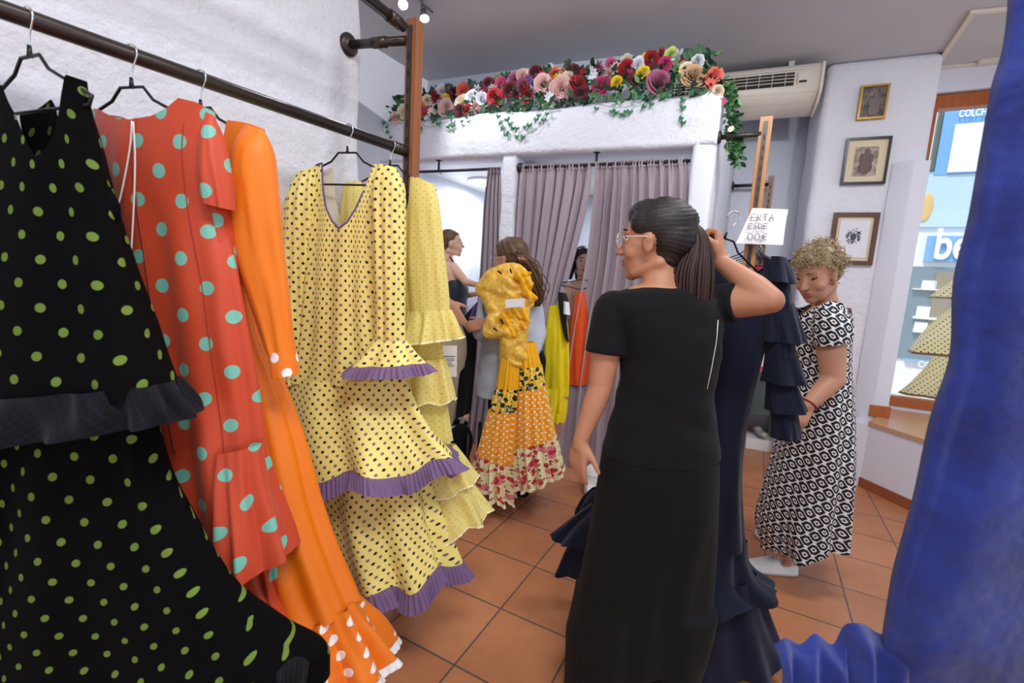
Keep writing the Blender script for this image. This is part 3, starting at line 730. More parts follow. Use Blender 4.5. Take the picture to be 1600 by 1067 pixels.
# paper sign hung on the front right post
def sign():
    Yp = (rk1.y-.07)
    P = [at(1176, 325, Yp), at(1232, 327, Yp-.01), at(1223, 383, Yp), at(1150, 380, Yp)]
    e = empty('paper_sign', P[3], 'white paper sheet with handwritten price on the right-hand rack post', 'sign')
    bm = bmesh.new(); n_ = 10
    nr = (P[1]-P[0]).cross(P[3]-P[0]).normalized(); nr = nr if nr.y < 0 else -nr
    g = [[bm.verts.new((P[0].lerp(P[1], i/n_)).lerp(P[3].lerp(P[2], i/n_), j/n_)+nr*(.006*sin(i*.5)*sin(j*.4))) for i in range(n_+1)] for j in range(n_+1)]
    for j in range(n_):
        for i in range(n_): bm.faces.new((g[j][i], g[j][i+1], g[j+1][i+1], g[j+1][i]))
    o = frombm('sheet', bm, 'white', e)
    X = (P[1]-P[0]).normalized(); Yv = nr.cross(X).normalized(); Yv = Yv if Yv.z > 0 else -Yv
    MT['ink'] = mat('red brown ink', (146, 104, 114), .6); MT['ink2'] = mat('grey ink', (130, 122, 142), .6)
    # handwritten strokes: letters as polylines on a unit box
    L = {'E': [[(1, 1), (0, 1), (0, 0), (1, 0)], [(0, .5), (.8, .5)]], 'R': [[(0, 0), (0, 1), (.9, .85), (.8, .55), (0, .5), (1, 0)]], 'T': [[(0, 1), (1, 1)], [(.5, 1), (.5, 0)]],
         'A': [[(0, 0), (.5, 1), (1, 0)], [(.2, .4), (.8, .4)]], 'D': [[(0, 0), (0, 1), (.8, .8), (.95, .4), (.6, .05), (0, 0)]], 'S': [[(.9, .95), (.3, 1), (.1, .7), (.8, .4), (.8, .1), (.1, 0)]],
         '0': [[(.5+.45*cos(a), .5+.5*sin(a)) for a in [k*pi/6 for k in range(13)]]], '€': [[(1, .9), (.6, 1), (.25, .7), (.25, .3), (.6, 0), (1, .1)], [(0, .6), (.8, .6)], [(0, .42), (.75, .42)]]}
    for s, x, y, lw, lh, gp, m in (('ERTA', 1173, 344.5, 6.5, 9.5, 3, 'ink'), ('ESDE', 1169, 357, 5.5, 7.5, 2.4, 'ink'), ('00€', 1167, 375, 8.5, 10, 2.5, 'ink2')):
        for k, ch in enumerate(s):
            o_ = at(x+k*(lw+gp), y, Yp-.02); bm = bmesh.new(); px = Yp/721.6
            for st in L[ch]: addtube(bm, [o_+X*(u*lw*px)+Yv*(v*lh*px) for u, v in st], .0024, 5)
            frombm('handwriting', bm, m, e)
sign()
# ------------------------------------------------------------------ curtains, air conditioner, pictures, lamps
def rod(name, px0, px1, t, label, z=2.285):
    a = onp(px0[0], px0[1], B1*t, B1); b = onp(px1[0], px1[1], B1*t, B1); a.z = b.z = z
    e = empty(name, a, label, 'curtain rod'); tube('tube', [a, b], .0115, 'black', e, 12); return e, a, b
CT = F0+.06
e1_, ra, rb = rod('curtain_rod', (600, 270), (782, 261), CT, 'black curtain rod over the left booth opening')
e2_, rc, rdd = rod('curtain_rod', (808, 260), (1079, 247), CT, 'black curtain rod across the right booth with the two drawn curtains')
rc.z = rdd.z = 2.285
def ceilhook(e, x, b0):
    s = onp(x, 250, B1*CT, B1).dot(B2); p = bt(s, CT, 2.285)
    tube('ceiling_bracket', [p, p+UP*.085], .009, 'black', e, 10); tube('bracket_plate', [p+UP*.08, p+UP*.09], .026, 'black', e, 16)
ceilhook(e1_, 686, 0); ceilhook(e2_, 932, 0)
tube('end_socket', [bt(PB+.0, CT, 2.285), bt(PB+.03, CT, 2.285)], .035, 'black', e2_, 16)
for x, e in ((689, e1_), (868, e2_), (888, e2_), (917, e2_), (921, e2_), (939, e2_), (951, e2_), (977, e2_), (1037, e2_)):
    s = onp(x, 255, B1*CT, B1).dot(B2); p = bt(s, CT, 2.278)
    tube('ring', [p+B1*(.017*cos(a))+UP*(.017*sin(a)) for a in [i*pi/7 for i in range(15)]], .0025, 'black', e, 6)
def curtain(label, rows, folds, amp, t0, header=True, seed=0, n=260):
    """rows: (xl, xr, y, depth offset); sheet with deep folds, gathered heading"""
    cs = [(*r, 0) if len(r) == 4 else r for r in rows]
    cs = crv([(onp(r[0], r[2], B1*(t0+r[3]), B1).dot(B2), onp(r[1], r[4] or r[2], B1*(t0+r[3]), B1).dot(B2), onp(r[0], r[2], B1*(t0+r[3]), B1).z, onp(r[1], r[4] or r[2], B1*(t0+r[3]), B1).z, r[3]) for r in cs], 60)
    top = bt((cs[0][0]+cs[0][1])/2, t0, cs[0][2]); e = empty('curtain', top, label, 'curtain')
    R = random.Random(seed); ph = [R.uniform(0, 6) for _ in range(5)]
    vs = []; m = len(cs)
    for i, (sl, sr, zl, zr, dd) in enumerate(cs):
        v = i/(m-1)
        for j in range(n):
            u = j/(n-1); uu = u+.012*sin(u*23+ph[0])
            w = sin(2*pi*folds*uu+ph[1]+.5*v)+.45*sin(2*pi*folds*1.9*uu+ph[2]+v)+.3*sin(2*pi*folds*.45*uu+ph[3])
            hw_ = sin(2*pi*folds*3.1*u+ph[4])
            k = min(1, v*6)
            off = amp*(.35+.65*k)*w*.6+(1-min(1, v*10))*.009*hw_
            vs.append(bt(sl+(sr-sl)*u+amp*.25*k*cos(2*pi*folds*uu), t0+dd+off, zl+(zr-zl)*u))
    fs = [(i*n+j, i*n+j+1, (i+1)*n+j+1, (i+1)*n+j) for i in range(m-1) for j in range(n-1)]
    me = bpy.data.meshes.new('drape'); me.from_pydata(vs, [], fs); o = link('drape', me, 'mauve', e)
    hd = [vs[j]-B1*.006 for j in range(n)]
    bm = bmesh.new(); g = [[bm.verts.new(vs[j]-B1*.005+UP*dz) for j in range(0, n, 2)] for dz in (.012, -.035)]
    for j in range(len(g[0])-1): bm.faces.new((g[0][j], g[0][j+1], g[1][j+1], g[1][j]))
    frombm('gathered_heading', bm, 'mauve', e)
    return e
curtain('mauve velvet curtain bunched against the left side of the white pillar', [(763, 783, 264, 0), (756, 783, 320, .01), (750, 784, 420, .02), (742, 786, 520, .03), (734, 776, 620, .04), (726, 762, 715, .05)], 4, .035, CT+.0, seed=1)
curtain('mauve velvet curtain swept to the left behind the woman with the yellow dress', [(806, 925, 260, 0, 257), (803, 921, 300, 0), (800, 905, 370, -.01), (798, 886, 440, -.02), (796, 868, 510, -.04), (795, 856, 560, -.05), (792, 850, 640, -.06), (790, 846, 738, -.06)], 8, .042, CT, seed=2)
curtain('wide mauve velvet curtain hanging straight behind the woman in black', [(931, 1075, 256, 0, 249), (926, 1075, 320, 0), (917, 1076, 400, 0), (903, 1076, 480, -.01), (890, 1076, 560, -.02), (880, 1074, 640, -.03), (872, 1072, 738, -.03)], 10, .042, CT, seed=3)
# booth ceiling lamp
p = onz(755, 283, BZ-.01)
e = empty('ceiling_lamp', p, 'round flat lit ceiling lamp inside the left booth', 'lamp')
MT['lampwhite'] = emit('lit lamp disc', (255, 252, 245), 4)
tube('rim', [p+UP*.01, p-UP*.012], .165, 'white', e, 40); tube('diffuser', [p-UP*.012, p-UP*.02], .15, 'lampwhite', e, 40)
# air conditioner
def aircon():
    s0, s1 = -.62, .60; t_w = AW
    e = empty('air_conditioner', bt(.0, 4.45, 2.885), 'wide ivory split air conditioner high on the wall beside the garland', 'air conditioner')
    FA = 4.30; zt = 3.19; zb = 2.885
    BK = 4.60
    prof = [(BK, zt+.0), (FA+.04, zt), (FA+.008, zt-.012), (FA, zt-.05), (FA, zt-.175), (FA+.02, zt-.215), (FA+.10, zt-.265), (BK-.03, zb), (BK, zb)]
    bm = bmesh.new(); A = [bm.verts.new(bt(s0, t, z)) for t, z in prof]; B = [bm.verts.new(bt(s1, t, z)) for t, z in prof]
    for k in range(len(prof)): bm.faces.new((A[k], A[(k+1) % len(prof)], B[(k+1) % len(prof)], B[k]))
    bm.faces.new(A); bm.faces.new(B[::-1]); bmesh.ops.recalc_face_normals(bm, faces=bm.faces)
    bmesh.ops.bevel(bm, geom=bm.edges[:], offset=.008, segments=3, affect='EDGES'); frombm('casing', bm, 'ac', e)
    bm = bmesh.new(); pr = [(t+(.012 if t > FA+.1 else -.006), z+(.006 if z > zt-.1 else -.008)) for t, z in prof[1:-1]]; cen = (BK-.06, (zt+zb)/2+.05)
    A = [bm.verts.new(bt(s1-.004, min(t, BK), z)) for t, z in pr]; B = [bm.verts.new(bt(s1+.016, min(t, BK), z)) for t, z in pr]
    for k in range(len(pr)): bm.faces.new((A[k], A[(k+1) % len(pr)], B[(k+1) % len(pr)], B[k]))
    bm.faces.new(A); bm.faces.new(B[::-1]); bmesh.ops.recalc_face_normals(bm, faces=bm.faces); frombm('side_cap', bm, 'ac', e, False)
    gz = zt-.115
    for s_ in (s0+.2, s1-.2): box('ceiling_hanger', bt(s_, 4.46, (zt+CE)/2), B2, B1, UP, .04, .12, CE-zt, 'ac', e)
    box('top_lip', bt((s0+s1)/2-.03, FA-.004, zt-.045), B2, B1, UP, s1-s0-.10, .014, .010, 'ac', e)
    box('grille_recess', bt((s0+s1)/2-.06, FA-.0045, gz), B2, B1, UP, s1-s0-.24, .012, .092, 'dark', e)
    for z in (-.024, 0, .024): box('louvre', bt((s0+s1)/2-.06, FA-.014, gz+z), B2, B1, UP, s1-s0-.24, .02, .004, 'ac', e)
    for i in range(11): box('grille_bar', bt(s0+.08+i*.090, FA-.016, gz), B2, B1, UP, .004, .016, .092, 'ac', e)
    box('control_panel', bt(s1-.12, FA-.004, gz), B2, B1, UP, .07, .012, .08, 'ac', e, .002)
    box('display', bt(s1-.12, FA-.012, gz-.025), B2, B1, UP, .05, .004, .014, 'dark', e)
aircon()
# framed pictures
MT['gold'] = mat('gilt frame', (178, 136, 60), .35, .6); MT['blackfr'] = mat('black lacquer frame', (22, 20, 26), .3); MT['brownfr'] = wood('dark walnut frame', (110, 66, 44), (72, 40, 26))
MT['mount'] = mat('cream mount', (222, 208, 176), .8); MT['paper'] = mat('pale paper', (226, 226, 232), .8)
def art(name, dark, light, sc, seed):
    m, nt, b = newmat(name); tc = nd(nt, 'ShaderNodeTexCoord'); mp = nd(nt, 'ShaderNodeMapping'); mp.inputs['Location'].default_value = (seed, seed*2, 0); nt.links.new(tc.outputs['Object'], mp.inputs[0])
    f = noi(nt, sc, 5, mp.outputs[0], .65); r = nd(nt, 'ShaderNodeValToRGB'); r.color_ramp.elements[0].position = .38; r.color_ramp.elements[1].position = .62
    r.color_ramp.elements[0].color = lin(dark); r.color_ramp.elements[1].color = lin(light); nt.links.new(f, r.inputs[0]); nt.links.new(r.outputs[0], b.inputs['Base Color']); b.inputs['Roughness'].default_value = .4; return m
MT['art1'] = art('dark sepia print', (46, 40, 44), (128, 112, 108), 22, 3); MT['art2'] = art('sepia print', (92, 70, 62), (186, 168, 150), 20, 7); MT['art3'] = mat('charcoal', (84, 82, 96), .8)
MT['figd'] = mat('dark sepia figure', (104, 86, 80), .6); MT['figl'] = mat('light sepia figure', (118, 106, 104), .6)
def picture(px, fw, m, label, mountw, artm, inner):
    n = B1; t = 4.5-.012
    q = [onp(x, y, B1*(4.5-.03), B1) for x, y in px]
    s0 = (q[0].dot(B2)+q[3].dot(B2))/2; s1 = (q[1].dot(B2)+q[2].dot(B2))/2; z1 = (q[0].z+q[1].z)/2; z0 = (q[2].z+q[3].z)/2
    e = empty('framed_picture', bt((s0+s1)/2, t, z0), label, 'picture', None)
    bm = bmesh.new()
    for a, b, c, d in ((s0, s1, z1-fw, z1), (s0, s1, z0, z0+fw), (s0, s0+fw, z0+fw, z1-fw), (s1-fw, s1, z0+fw, z1-fw)):
        addbox(bm, bt((a+b)/2, t-.008, (c+d)/2), B2, B1, UP, b-a, .03, d-c)
    bmesh.ops.recalc_face_normals(bm, faces=bm.faces); frombm('frame', bm, m, e, False)
    box('mount', bt((s0+s1)/2, t, (z0+z1)/2), B2, B1, UP, s1-s0-fw*1.6, .012, z1-z0-fw*1.6, mountw, e)
    if inner:
        a, b, c, d = inner; w, h = s1-s0, z1-z0
        box('print', bt(s0+w*(a+b)/2, t-.009, z0+h*(c+d)/2), B2, B1, UP, w*(b-a), .006, h*(d-c), artm, e)
    return e, s0, s1, z0, z1, t
def figure(e, s, z, t, sc, m):
    bm = bmesh.new()
    for (dx, dz, rx, rz) in ((0, .33, .07, .09), (0, .08, .12, .22), (0, -.22, .2, .24), (-.14, .1, .06, .16), (.15, .06, .06, .16)): ellipsoid(bm, bt(s+dx*sc, t-.012, z+dz*sc), (rx*sc, .002, rz*sc), B2, B1, UP, 12)
    frombm('painted_figure', bm, m, e)
e, a, b, c, d, t = picture([(1345, 134), (1391, 130), (1384, 184), (1340, 187)], .014, 'gold', 'small gilt-framed dark devotional print, topmost of the three pictures', 'art1', 'art1', None); figure(e, (a+b)/2+.01, (c+d)/2-.01, t+.003, .20, 'figl')
e, a, b, c, d, t = picture([(1323, 216), (1393, 212), (1385, 287), (1314, 288)], .017, 'blackfr', 'black-framed sepia print with a wide cream mount, middle of the three pictures', 'mount', 'art2', (.24, .76, .18, .80)); figure(e, (a+b)/2, (c+d)/2, t-.003, .22, 'figd')
e, a, b, c, d, t = picture([(1301, 332), (1376, 332), (1363, 415), (1295, 412)], .032, 'brownfr', 'brown-framed charcoal portrait sketch, lowest of the three pictures', 'mount', 'paper', (.17, .83, .14, .86))
bm = bmesh.new(); R_ = random.Random(2); cs, cz_ = (a+b)/2, (c+d)/2+.02
for k in range(90):
    an = R_.uniform(0, 6.28); r0 = R_.uniform(.035, .06); p = bt(cs+cos(an)*r0*.8, t-.0135, cz_+sin(an)*r0); v = (B2*R_.uniform(-1, 1)+UP*R_.uniform(-1, 1))*.02
    addtube(bm, [p, p+v], .0016, 4)
ellipsoid(bm, bt(cs, t-.013, cz_-.005), (.02, .001, .03), B2, B1, UP, 12)
frombm('charcoal_drawing', bm, 'art3', e)
# track spots on the ceiling
MT['spotlit'] = emit('lit spot lens', (255, 255, 255), 25); MT['steel'] = mat('brushed steel', (170, 172, 178), .3, 1)
def spotlamp(px, py, label, aim):
    zc = CE; top = onz(px-4, py-26, zc); dpt = top.y
    hd_ = at(px, py, dpt); e = empty('spotlight', top, label, 'spotlight')
    tube('stem', [top, top-UP*.05, V((hd_.x, hd_.y, hd_.z+.07))], .006, 'steel', e, 10)
    d = (aim-hd_).normalized(); tube('head', [hd_-d*.07, hd_-d*.02, hd_+d*.01], [.018, .026, .036], 'steel', e, 20)
    tube('lens', [hd_+d*.009, hd_+d*.0125], .030, 'spotlit', e, 20)
    return hd_+d*.03
sA = spotlamp(663, 27, 'small lit steel ceiling spot just right of the wooden post top', at(700, 300, 3.0))
sB = spotlamp(630, 6, 'small lit ceiling spot at the top edge left of the wooden post', at(560, 300, 2.0))
a, b = onz(640, -12, CE-.02), onz(676, 20, CE-.02); tube('track_bar', [a, b], .008, 'steel', None, 8); o = bpy.data.objects['track_bar']; tag(o, 'thin steel ceiling track carrying the lit spots', 'track')
# chair in the left booth with clothes over it
def chair():
    c = onz(705, 735, 0); Y0 = c.y
    Pq = lambda x, y, dy=0: at(x, y, 3.25+dy)
    ba = Pq(700, 690); ba.z = 0
    e = empty('side_chair', ba, 'white framed folding chair with bulging black padded seat in the left booth opening', 'chair')
    A = Pq(696, 648); B = Pq(722, 638); z = Pq(722, 672).z
    for t_, (p, q) in enumerate(((A, B), (V((A.x, A.y, z)), V((B.x, B.y, z+.03))))): tube('back_rail', [p, q], .011, 'white', e, 10)
    tube('back_post', [B, V((B.x, B.y, z+.03)), V((B.x+.03, B.y, .42))], .012, 'white', e, 10)
    tube('back_post', [A, V((A.x, A.y, .42))], .012, 'white', e, 10)
    cc = Pq(712, 700, -.16); q = Blob(); q.ell(at(712, 702, 3.04), (.105, .09, .15)); q.ell(at(720, 690, 3.06), (.085, .08, .13)); q.ell(at(714, 728, 3.04), (.10, .10, .10)); q.build('padded_seat', 'blacktee', e, .01, 6)
    for sx in (-1, 1):
        for sy in (-1, 1): p = cc+V((.97, -.2, 0))*.13*sx+V((.2, .97, 0))*.14*sy; tube('leg', [V((p.x, p.y, .41)), V((p.x, p.y, 0))], .012, 'black', e, 8)
chair()
def cloths():
    # black garment hanging beside the chair, with a touch of purple
    P = at(720, 560, 3.1)
    e = empty('hanging_garment', P, 'black garment hanging in the left booth opening behind the care card', 'garment')
    garment('garment_body', e, 'blackdress', [(690, 540, 748, 470, .10, .002), (688, 580, 745, 540, .14, .008), (684, 640, 738, 620, .16, .014), (690, 655, 734, 645, .16, .014)], P, .2, 30, 120, (6, 0, .4), seed=90)
    garment('purple_edge', e, 'piping', [(742, 475, 752, 472, .03, .002), (735, 492, 746, 490, .04, .003), (732, 506, 741, 503, .04, .003)], P, .2, 10, 40, (4, 0, .4), seed=91, dn=.05)
    # yellow and orange clothes hanging in the gap between the curtains
    P = at(868, 520, 3.12)
    e = dress_empty('hanging_dress', P, 'bright yellow dress with ruffled hem showing between the mauve curtains')
    garment('dress_body', e, 'yellow', [(858, 478, 882, 474, .06, .001), (852, 520, 888, 515, .10, .006), (850, 570, 889, 575, .12, .010), (848, 614, 888, 618, .12, .010)], P, .2, 40, 120, (6, 9, .4), seed=92)
    for y in (604, 622): garment('hem_ruffle', e, 'yellow', [(849, y, 887, y+2, .12, .006), (848, y+16, 884, y+20, .15, .014), (849, y+32, 881, y+36, .16, .018)], P, .2, 14, 140, (10, 0, .4), seed=93+y)
    garment('black_sleeve', e, 'blackdress', [(872, 456, 884, 458, .04, .001), (872, 474, 890, 476, .06, .002), (876, 500, 886, 496, .04, .002), (883, 530, 889, 535, .03, .001)], P, .2, 20, 60, (4, 0, .4), seed=95, dn=.05)
    garment('white_cuff', e, 'whitecl', [(880, 470, 889, 472, .05, .001), (880, 490, 891, 492, .05, .001)], P, .2, 8, 40, (4, 0, .4), seed=96, dn=.065)
    P = at(896, 520, 3.5)
    e = dress_empty('hanging_dress', P, 'orange red dress hanging in front of the woman between the curtains')
    garment('dress_body', e, 'orangered', [(898, 458, 915, 455, .05, .001), (893, 500, 920, 500, .08, .004), (889, 545, 922, 545, .1, .006), (886, 600, 925, 600, .1, .008)], P, .2, 30, 80, (6, 0, .4), seed=97)
    tube('hanger_wire', [at(x, y, 3.48) for x, y in [(877, 441), (893, 440), (905, 437), (918, 438), (930, 448), (905, 452), (877, 445)]], .004, 'black', e, 6)
MT['blackdress'] = cloth('black crepe garment', (16, 18, 22), .7, .1); MT['orangered'] = cloth('orange red satin', (232, 84, 26), .55, .1)
# ------------------------------------------------------------------ dresses on the left rail
def vneck(c, w, depth, sh=.02, rnd=1.0, outer=.0):
    def f(x):
        a = abs((x-c)/w)
        d = sh*abs(x)+outer*max(0, abs(x)-.8)*5
        if a < 1: d += depth*(1-a**rnd)
        return d
    return f
NC = 200
def neckpx(rows, P, yw, poly, cap=None, dn=0):
    """top edge of the front panel from an outline of photo points; the back panel is the same but no deeper than cap"""
    D = V((cos(yw), -sin(yw), 0)); N = V((-sin(yw), -cos(yw), 0))
    R3 = [(onp(r[0], r[1], P+N*dn, N), onp(r[2], r[3], P+N*dn, N), r[4]/2) for r in rows]
    S = []; acc = 0; prev = None
    for i in range(len(R3)-1):
        for k in range(40):
            u = k/40; L = R3[i][0].lerp(R3[i+1][0], u); R = R3[i][1].lerp(R3[i+1][1], u); c = (L+R)/2
            if prev: acc += (c-prev).length
            prev = c; S.append((acc, c, (R-L)/2, R3[i][2]+(R3[i+1][2]-R3[i][2])*u))
    pts = []
    for x, y in poly:
        best = None
        for s_, c, A, tk in S:
            q = onp(x, y, P+N*(dn+tk*.85), N); xf = (q-c).dot(D)/A.dot(D); e = abs(c.z+A.z*xf-q.z)
            if best is None or e < best[0]: best = (e, xf, s_)
        pts.append(best[1:])
    pts.sort()
    def f(x):
        if x <= pts[0][0]: return pts[0][1]
        for a, b in zip(pts, pts[1:]):
            if x <= b[0]: return a[1]+(b[1]-a[1])*(x-a[0])/max(1e-6, b[0]-a[0])
        return pts[-1][1]
    base = min(p[1] for p in pts)
    return f, (f if cap is None else (lambda x: f(x)-cap*(f(x) > base+.03) if cap < 0 else min(f(x), max(cap, base))))
CL = WL+.03
def pipe(o, name, parent, m, ncol, xa, xb, r=.003, n=1):
    pts = []
    for j in range(ncol//4, 3*ncol//4+1):
        xf = sin(-pi+2*pi*j/ncol)
        if xa <= xf <= xb: pts.append(o.data.vertices[j].co.copy())
    return tube(name, pts, r, m, parent, 6) if len(pts) > 2 else None
def dress_empty(name, P, label, group=None, cat='dress'):
    return empty(name, P, label, cat, group)
# 1 black
P, yw = HP[0]
bd = dress_empty('flamenco_dress', P-UP*.1, 'black flamenco dress with olive green dots and lace edging, nearest on the left rail', 'dresses on the left rail')
n1, n2 = neckpx([(-60, 130, 128, 86, .07), (-82, 190, 136, 160, .09), (-100, 250, 151, 230, .12), (-115, 330, 168, 330, .16)], P, .34, [(-60, 160), (-20, 150), (8, 132), (28, 180), (40, 222), (50, 244), (62, 222), (76, 165), (86, 110), (124, 122), (140, 150)], -.17)
garment('bodice', bd, 'blackdots', [(-60, 130, 128, 86, .07, 0), (-82, 190, 136, 160, .09, .001), (-100, 250, 151, 230, .12, .003), (-115, 330, 168, 330, .16, .007), (-130, 430, 193, 430, .22, .011), (-150, 540, 225, 540, .27, .014), (-160, 625, 252, 618, .30, .016)],
        P, .34, 70, NC, (8, 0, .4), n1, n2, clamp=CL, seed=1)
garment('lace_band', bd, 'navylace', [(-162, 608, 250, 600, .30, .017), (-168, 640, 268, 630, .33, .022), (-172, 684, 279, 658, .36, .028)], P, .34, 20, 300, (17, 0, .6), clamp=CL, seed=1, dn=.004)
garment('skirt', bd, 'blackdots', [(-120, 600, 225, 605, .18, .006), (-135, 660, 238, 680, .2, .01), (-160, 740, 262, 770, .24, .014), (-200, 830, 306, 850, .28, .018), (-250, 920, 352, 925, .32, .02), (-300, 1000, 420, 985, .36, .02), (-330, 1060, 487, 1030, .4, .022), (-345, 1100, 492, 1085, .42, .024)],
        P, .34, 70, NC, (10, 0, .5), clamp=CL, seed=3, dn=-.02)
garment('sleeve_frill', bd, 'blackdots', [(138, 245, 150, 245, .02, 0), (140, 285, 168, 292, .03, .001), (142, 318, 178, 322, .05, .004), (146, 345, 174, 350, .05, .005)], P, .34, 20, 60, (3, 0, .5), clamp=CL, seed=3, dn=-.01)
Nb = V((-sin(.34), -cos(.34), 0))
strip_along('lace_hem', bd, 'navylace', [onp(x, y, P+Nb*.03, Nb) for x, y in ((432, 1052), (452, 1030), (470, 1026), (484, 1034))], .06, .012, 120, 260, .004)
# 2 coral
P, yw = HP[1]
cdr = dress_empty('flamenco_dress', P-UP*.1, 'coral red dress with turquoise dots and white cords at its zipped back', 'dresses on the left rail')
n1, n2 = neckpx([(143, 145, 333, 145, .06), (147, 200, 336, 205, .09)], P, .22, [(143, 168), (150, 170), (175, 182), (208, 189), (240, 182), (262, 168), (277, 153), (300, 157), (322, 170), (336, 185)], .06)
o = garment('bodice', cdr, 'coral', [(143, 145, 333, 145, .06, 0), (147, 200, 336, 205, .09, .001), (150, 260, 338, 260, .11, .002), (158, 330, 345, 330, .11, .003), (172, 430, 366, 430, .12, .004), (190, 540, 384, 540, .13, .007), (215, 640, 398, 640, .15, .010), (240, 720, 408, 715, .17, .012), (268, 800, 412, 790, .18, .013), (300, 870, 400, 850, .18, .014)],
            P, .22, 90, NC, (6, 11, .8), n1, n2, clamp=CL, seed=5)
def seam(o, name, parent, m, ncol, nrow, xf, i0=0, i1=None, r=.0018, off=.002):
    nc = ncol+1; j = min(range(ncol//4, 3*ncol//4+1), key=lambda j: abs(sin(-pi+2*pi*j/ncol)-xf)); i1 = i1 or nrow
    return tube(name, [o.data.vertices[i*nc+j].co+(CAM-o.data.vertices[i*nc+j].co).normalized()*off for i in range(i0, i1)], r, m, parent, 6)
MT['coralseam'] = mat('coral seam', (150, 48, 26), .6)
seam(o, 'zip', cdr, 'coralseam', NC, 90, .04, 0, 66, .0022)
seam(o, 'dart_seam', cdr, 'coralseam', NC, 90, .70, 4, 80, .0012, .0008)
garment('sleeve', cdr, 'coral', [(322, 175, 333, 180, .01, 0), (322, 205, 344, 215, .05, .001), (322, 265, 354, 272, .075, .002), (326, 318, 361, 328, .07, .003)], P, .22, 24, 60, (3, 0, .5), clamp=CL, seed=2, dn=.012)
garment('lower_sleeve', cdr, 'coral', [(330, 310, 352, 315, .05, 0), (336, 380, 362, 385, .05, .002), (345, 470, 372, 480, .05, .003), (360, 560, 384, 570, .045, .003)], P, .22, 24, 60, (4, 0, .5), clamp=CL, seed=4, dn=-.01)
garment('flounce', cdr, 'coral', [(345, 700, 404, 694, .10, .004), (352, 750, 414, 750, .13, .010), (362, 820, 430, 815, .17, .016), (372, 890, 445, 872, .20, .022)], P, .22, 34, NC, (7, 0, .5), clamp=CL, seed=6, dn=.03)
garment('flounce', cdr, 'coral', [(290, 815, 372, 800, .12, .004), (305, 870, 392, 870, .16, .012), (330, 930, 410, 930, .20, .018), (365, 985, 440, 985, .22, .022)], P, .22, 34, NC, (7, 0, .5), clamp=CL, seed=7, dn=.02)
garment('underskirt', cdr, 'coral', [(330, 860, 425, 850, .10, .010), (350, 930, 440, 920, .12, .016), (370, 1010, 452, 985, .14, .02)], P, .22, 30, NC, (9, 0, .5), clamp=CL, seed=8, dn=-.02)
MT['cord'] = mat('white cord', (236, 234, 232), .6)
cp = onp(206, 189, P, V((-sin(.22), -cos(.22), 0)))+V((-.01, -.045, 0))
Nn = V((-sin(.22), -cos(.22), 0))
for tgt in ([(206, 189), (203, 230), (190, 300), (176, 350), (172, 382)], [(208, 190), (211, 250), (208, 340), (202, 430), (196, 468)]):
    tube('cord', [onp(x, y, P+Nn*.075, Nn) for x, y in crv(tgt, 16)], .0018, 'cord', cdr, 6)
# 3 orange
P, yw = HP[2]
od = dress_empty('flamenco_dress', P-UP*.1, 'plain orange long-sleeved dress with one big white spot and a white-dotted hem', 'dresses on the left rail')
def bigspot():
    m, nt, b = newmat('orange satin with a big white spot')
    Nn = V((-sin(.3), -cos(.3), 0)); c = onp(509, 738, P+Nn*.05, Nn)
    tc = nd(nt, 'ShaderNodeTexCoord'); vm = nd(nt, 'ShaderNodeVectorMath', operation='DISTANCE'); nt.links.new(tc.outputs['Object'], vm.inputs[0]); vm.inputs[1].default_value = c
    nt.links.new(mixc(nt, mth(nt, 'LESS_THAN', vm.outputs['Value'], .108), lin((234, 120, 4)), lin((240, 238, 240))), b.inputs['Base Color']); b.inputs['Roughness'].default_value = .5; cloth_weave(nt, b, .2, 8); MT['orangespot'] = m
bigspot()
n1, n2 = neckpx([(262, 175, 412, 180, .06), (266, 240, 410, 245, .09), (272, 300, 388, 300, .11)], P, .3, [(262, 190), (290, 190), (330, 262), (346, 232), (354, 188), (380, 190), (402, 197), (412, 206)], .08)
garment('bodice', od, 'orangespot', [(262, 175, 412, 180, .06, 0), (266, 240, 410, 245, .09, .001), (272, 300, 388, 300, .11, .002), (280, 400, 388, 400, .11, .003), (300, 500, 398, 500, .12, .005), (325, 600, 434, 600, .14, .008), (350, 700, 462, 690, .16, .011), (375, 800, 490, 800, .18, .013), (405, 900, 522, 890, .19, .014), (432, 965, 547, 950, .19, .015)],
        P, .3, 90, NC, (7, 0, .4), n1, n2, clamp=CL, seed=9)
garment('sleeve', od, 'orange', [(384, 194, 412, 204, .02, 0), (374, 235, 422, 240, .09, .001), (364, 310, 430, 315, .10, .002), (364, 380, 438, 385, .09, .004), (385, 445, 447, 450, .08, .004), (408, 510, 454, 515, .065, .003), (424, 555, 458, 552, .06, .002)], P, .3, 44, 100, (4, 0, .7), clamp=CL, seed=10, dn=.05)
garment('cuff', od, 'orangedots', [(424, 550, 458, 547, .062, 0), (427, 570, 461, 566, .066, .001), (432, 590, 463, 585, .068, .001)], P, .3, 10, 60, (3, 0, .5), clamp=CL, seed=10, dn=.05)
o = garment('hem_flounce', od, 'orangedots', [(432, 960, 547, 946, .18, .010), (432, 990, 560, 975, .22, .020), (428, 1030, 580, 1005, .26, .028), (422, 1090, 602, 1045, .30, .034)], P, .3, 34, 260, (11, 0, .4), clamp=CL, seed=11)
edge_ruffle(o, 34, 260, 'lace_trim', od, 'whitelace', .022, .004, 160, .003)
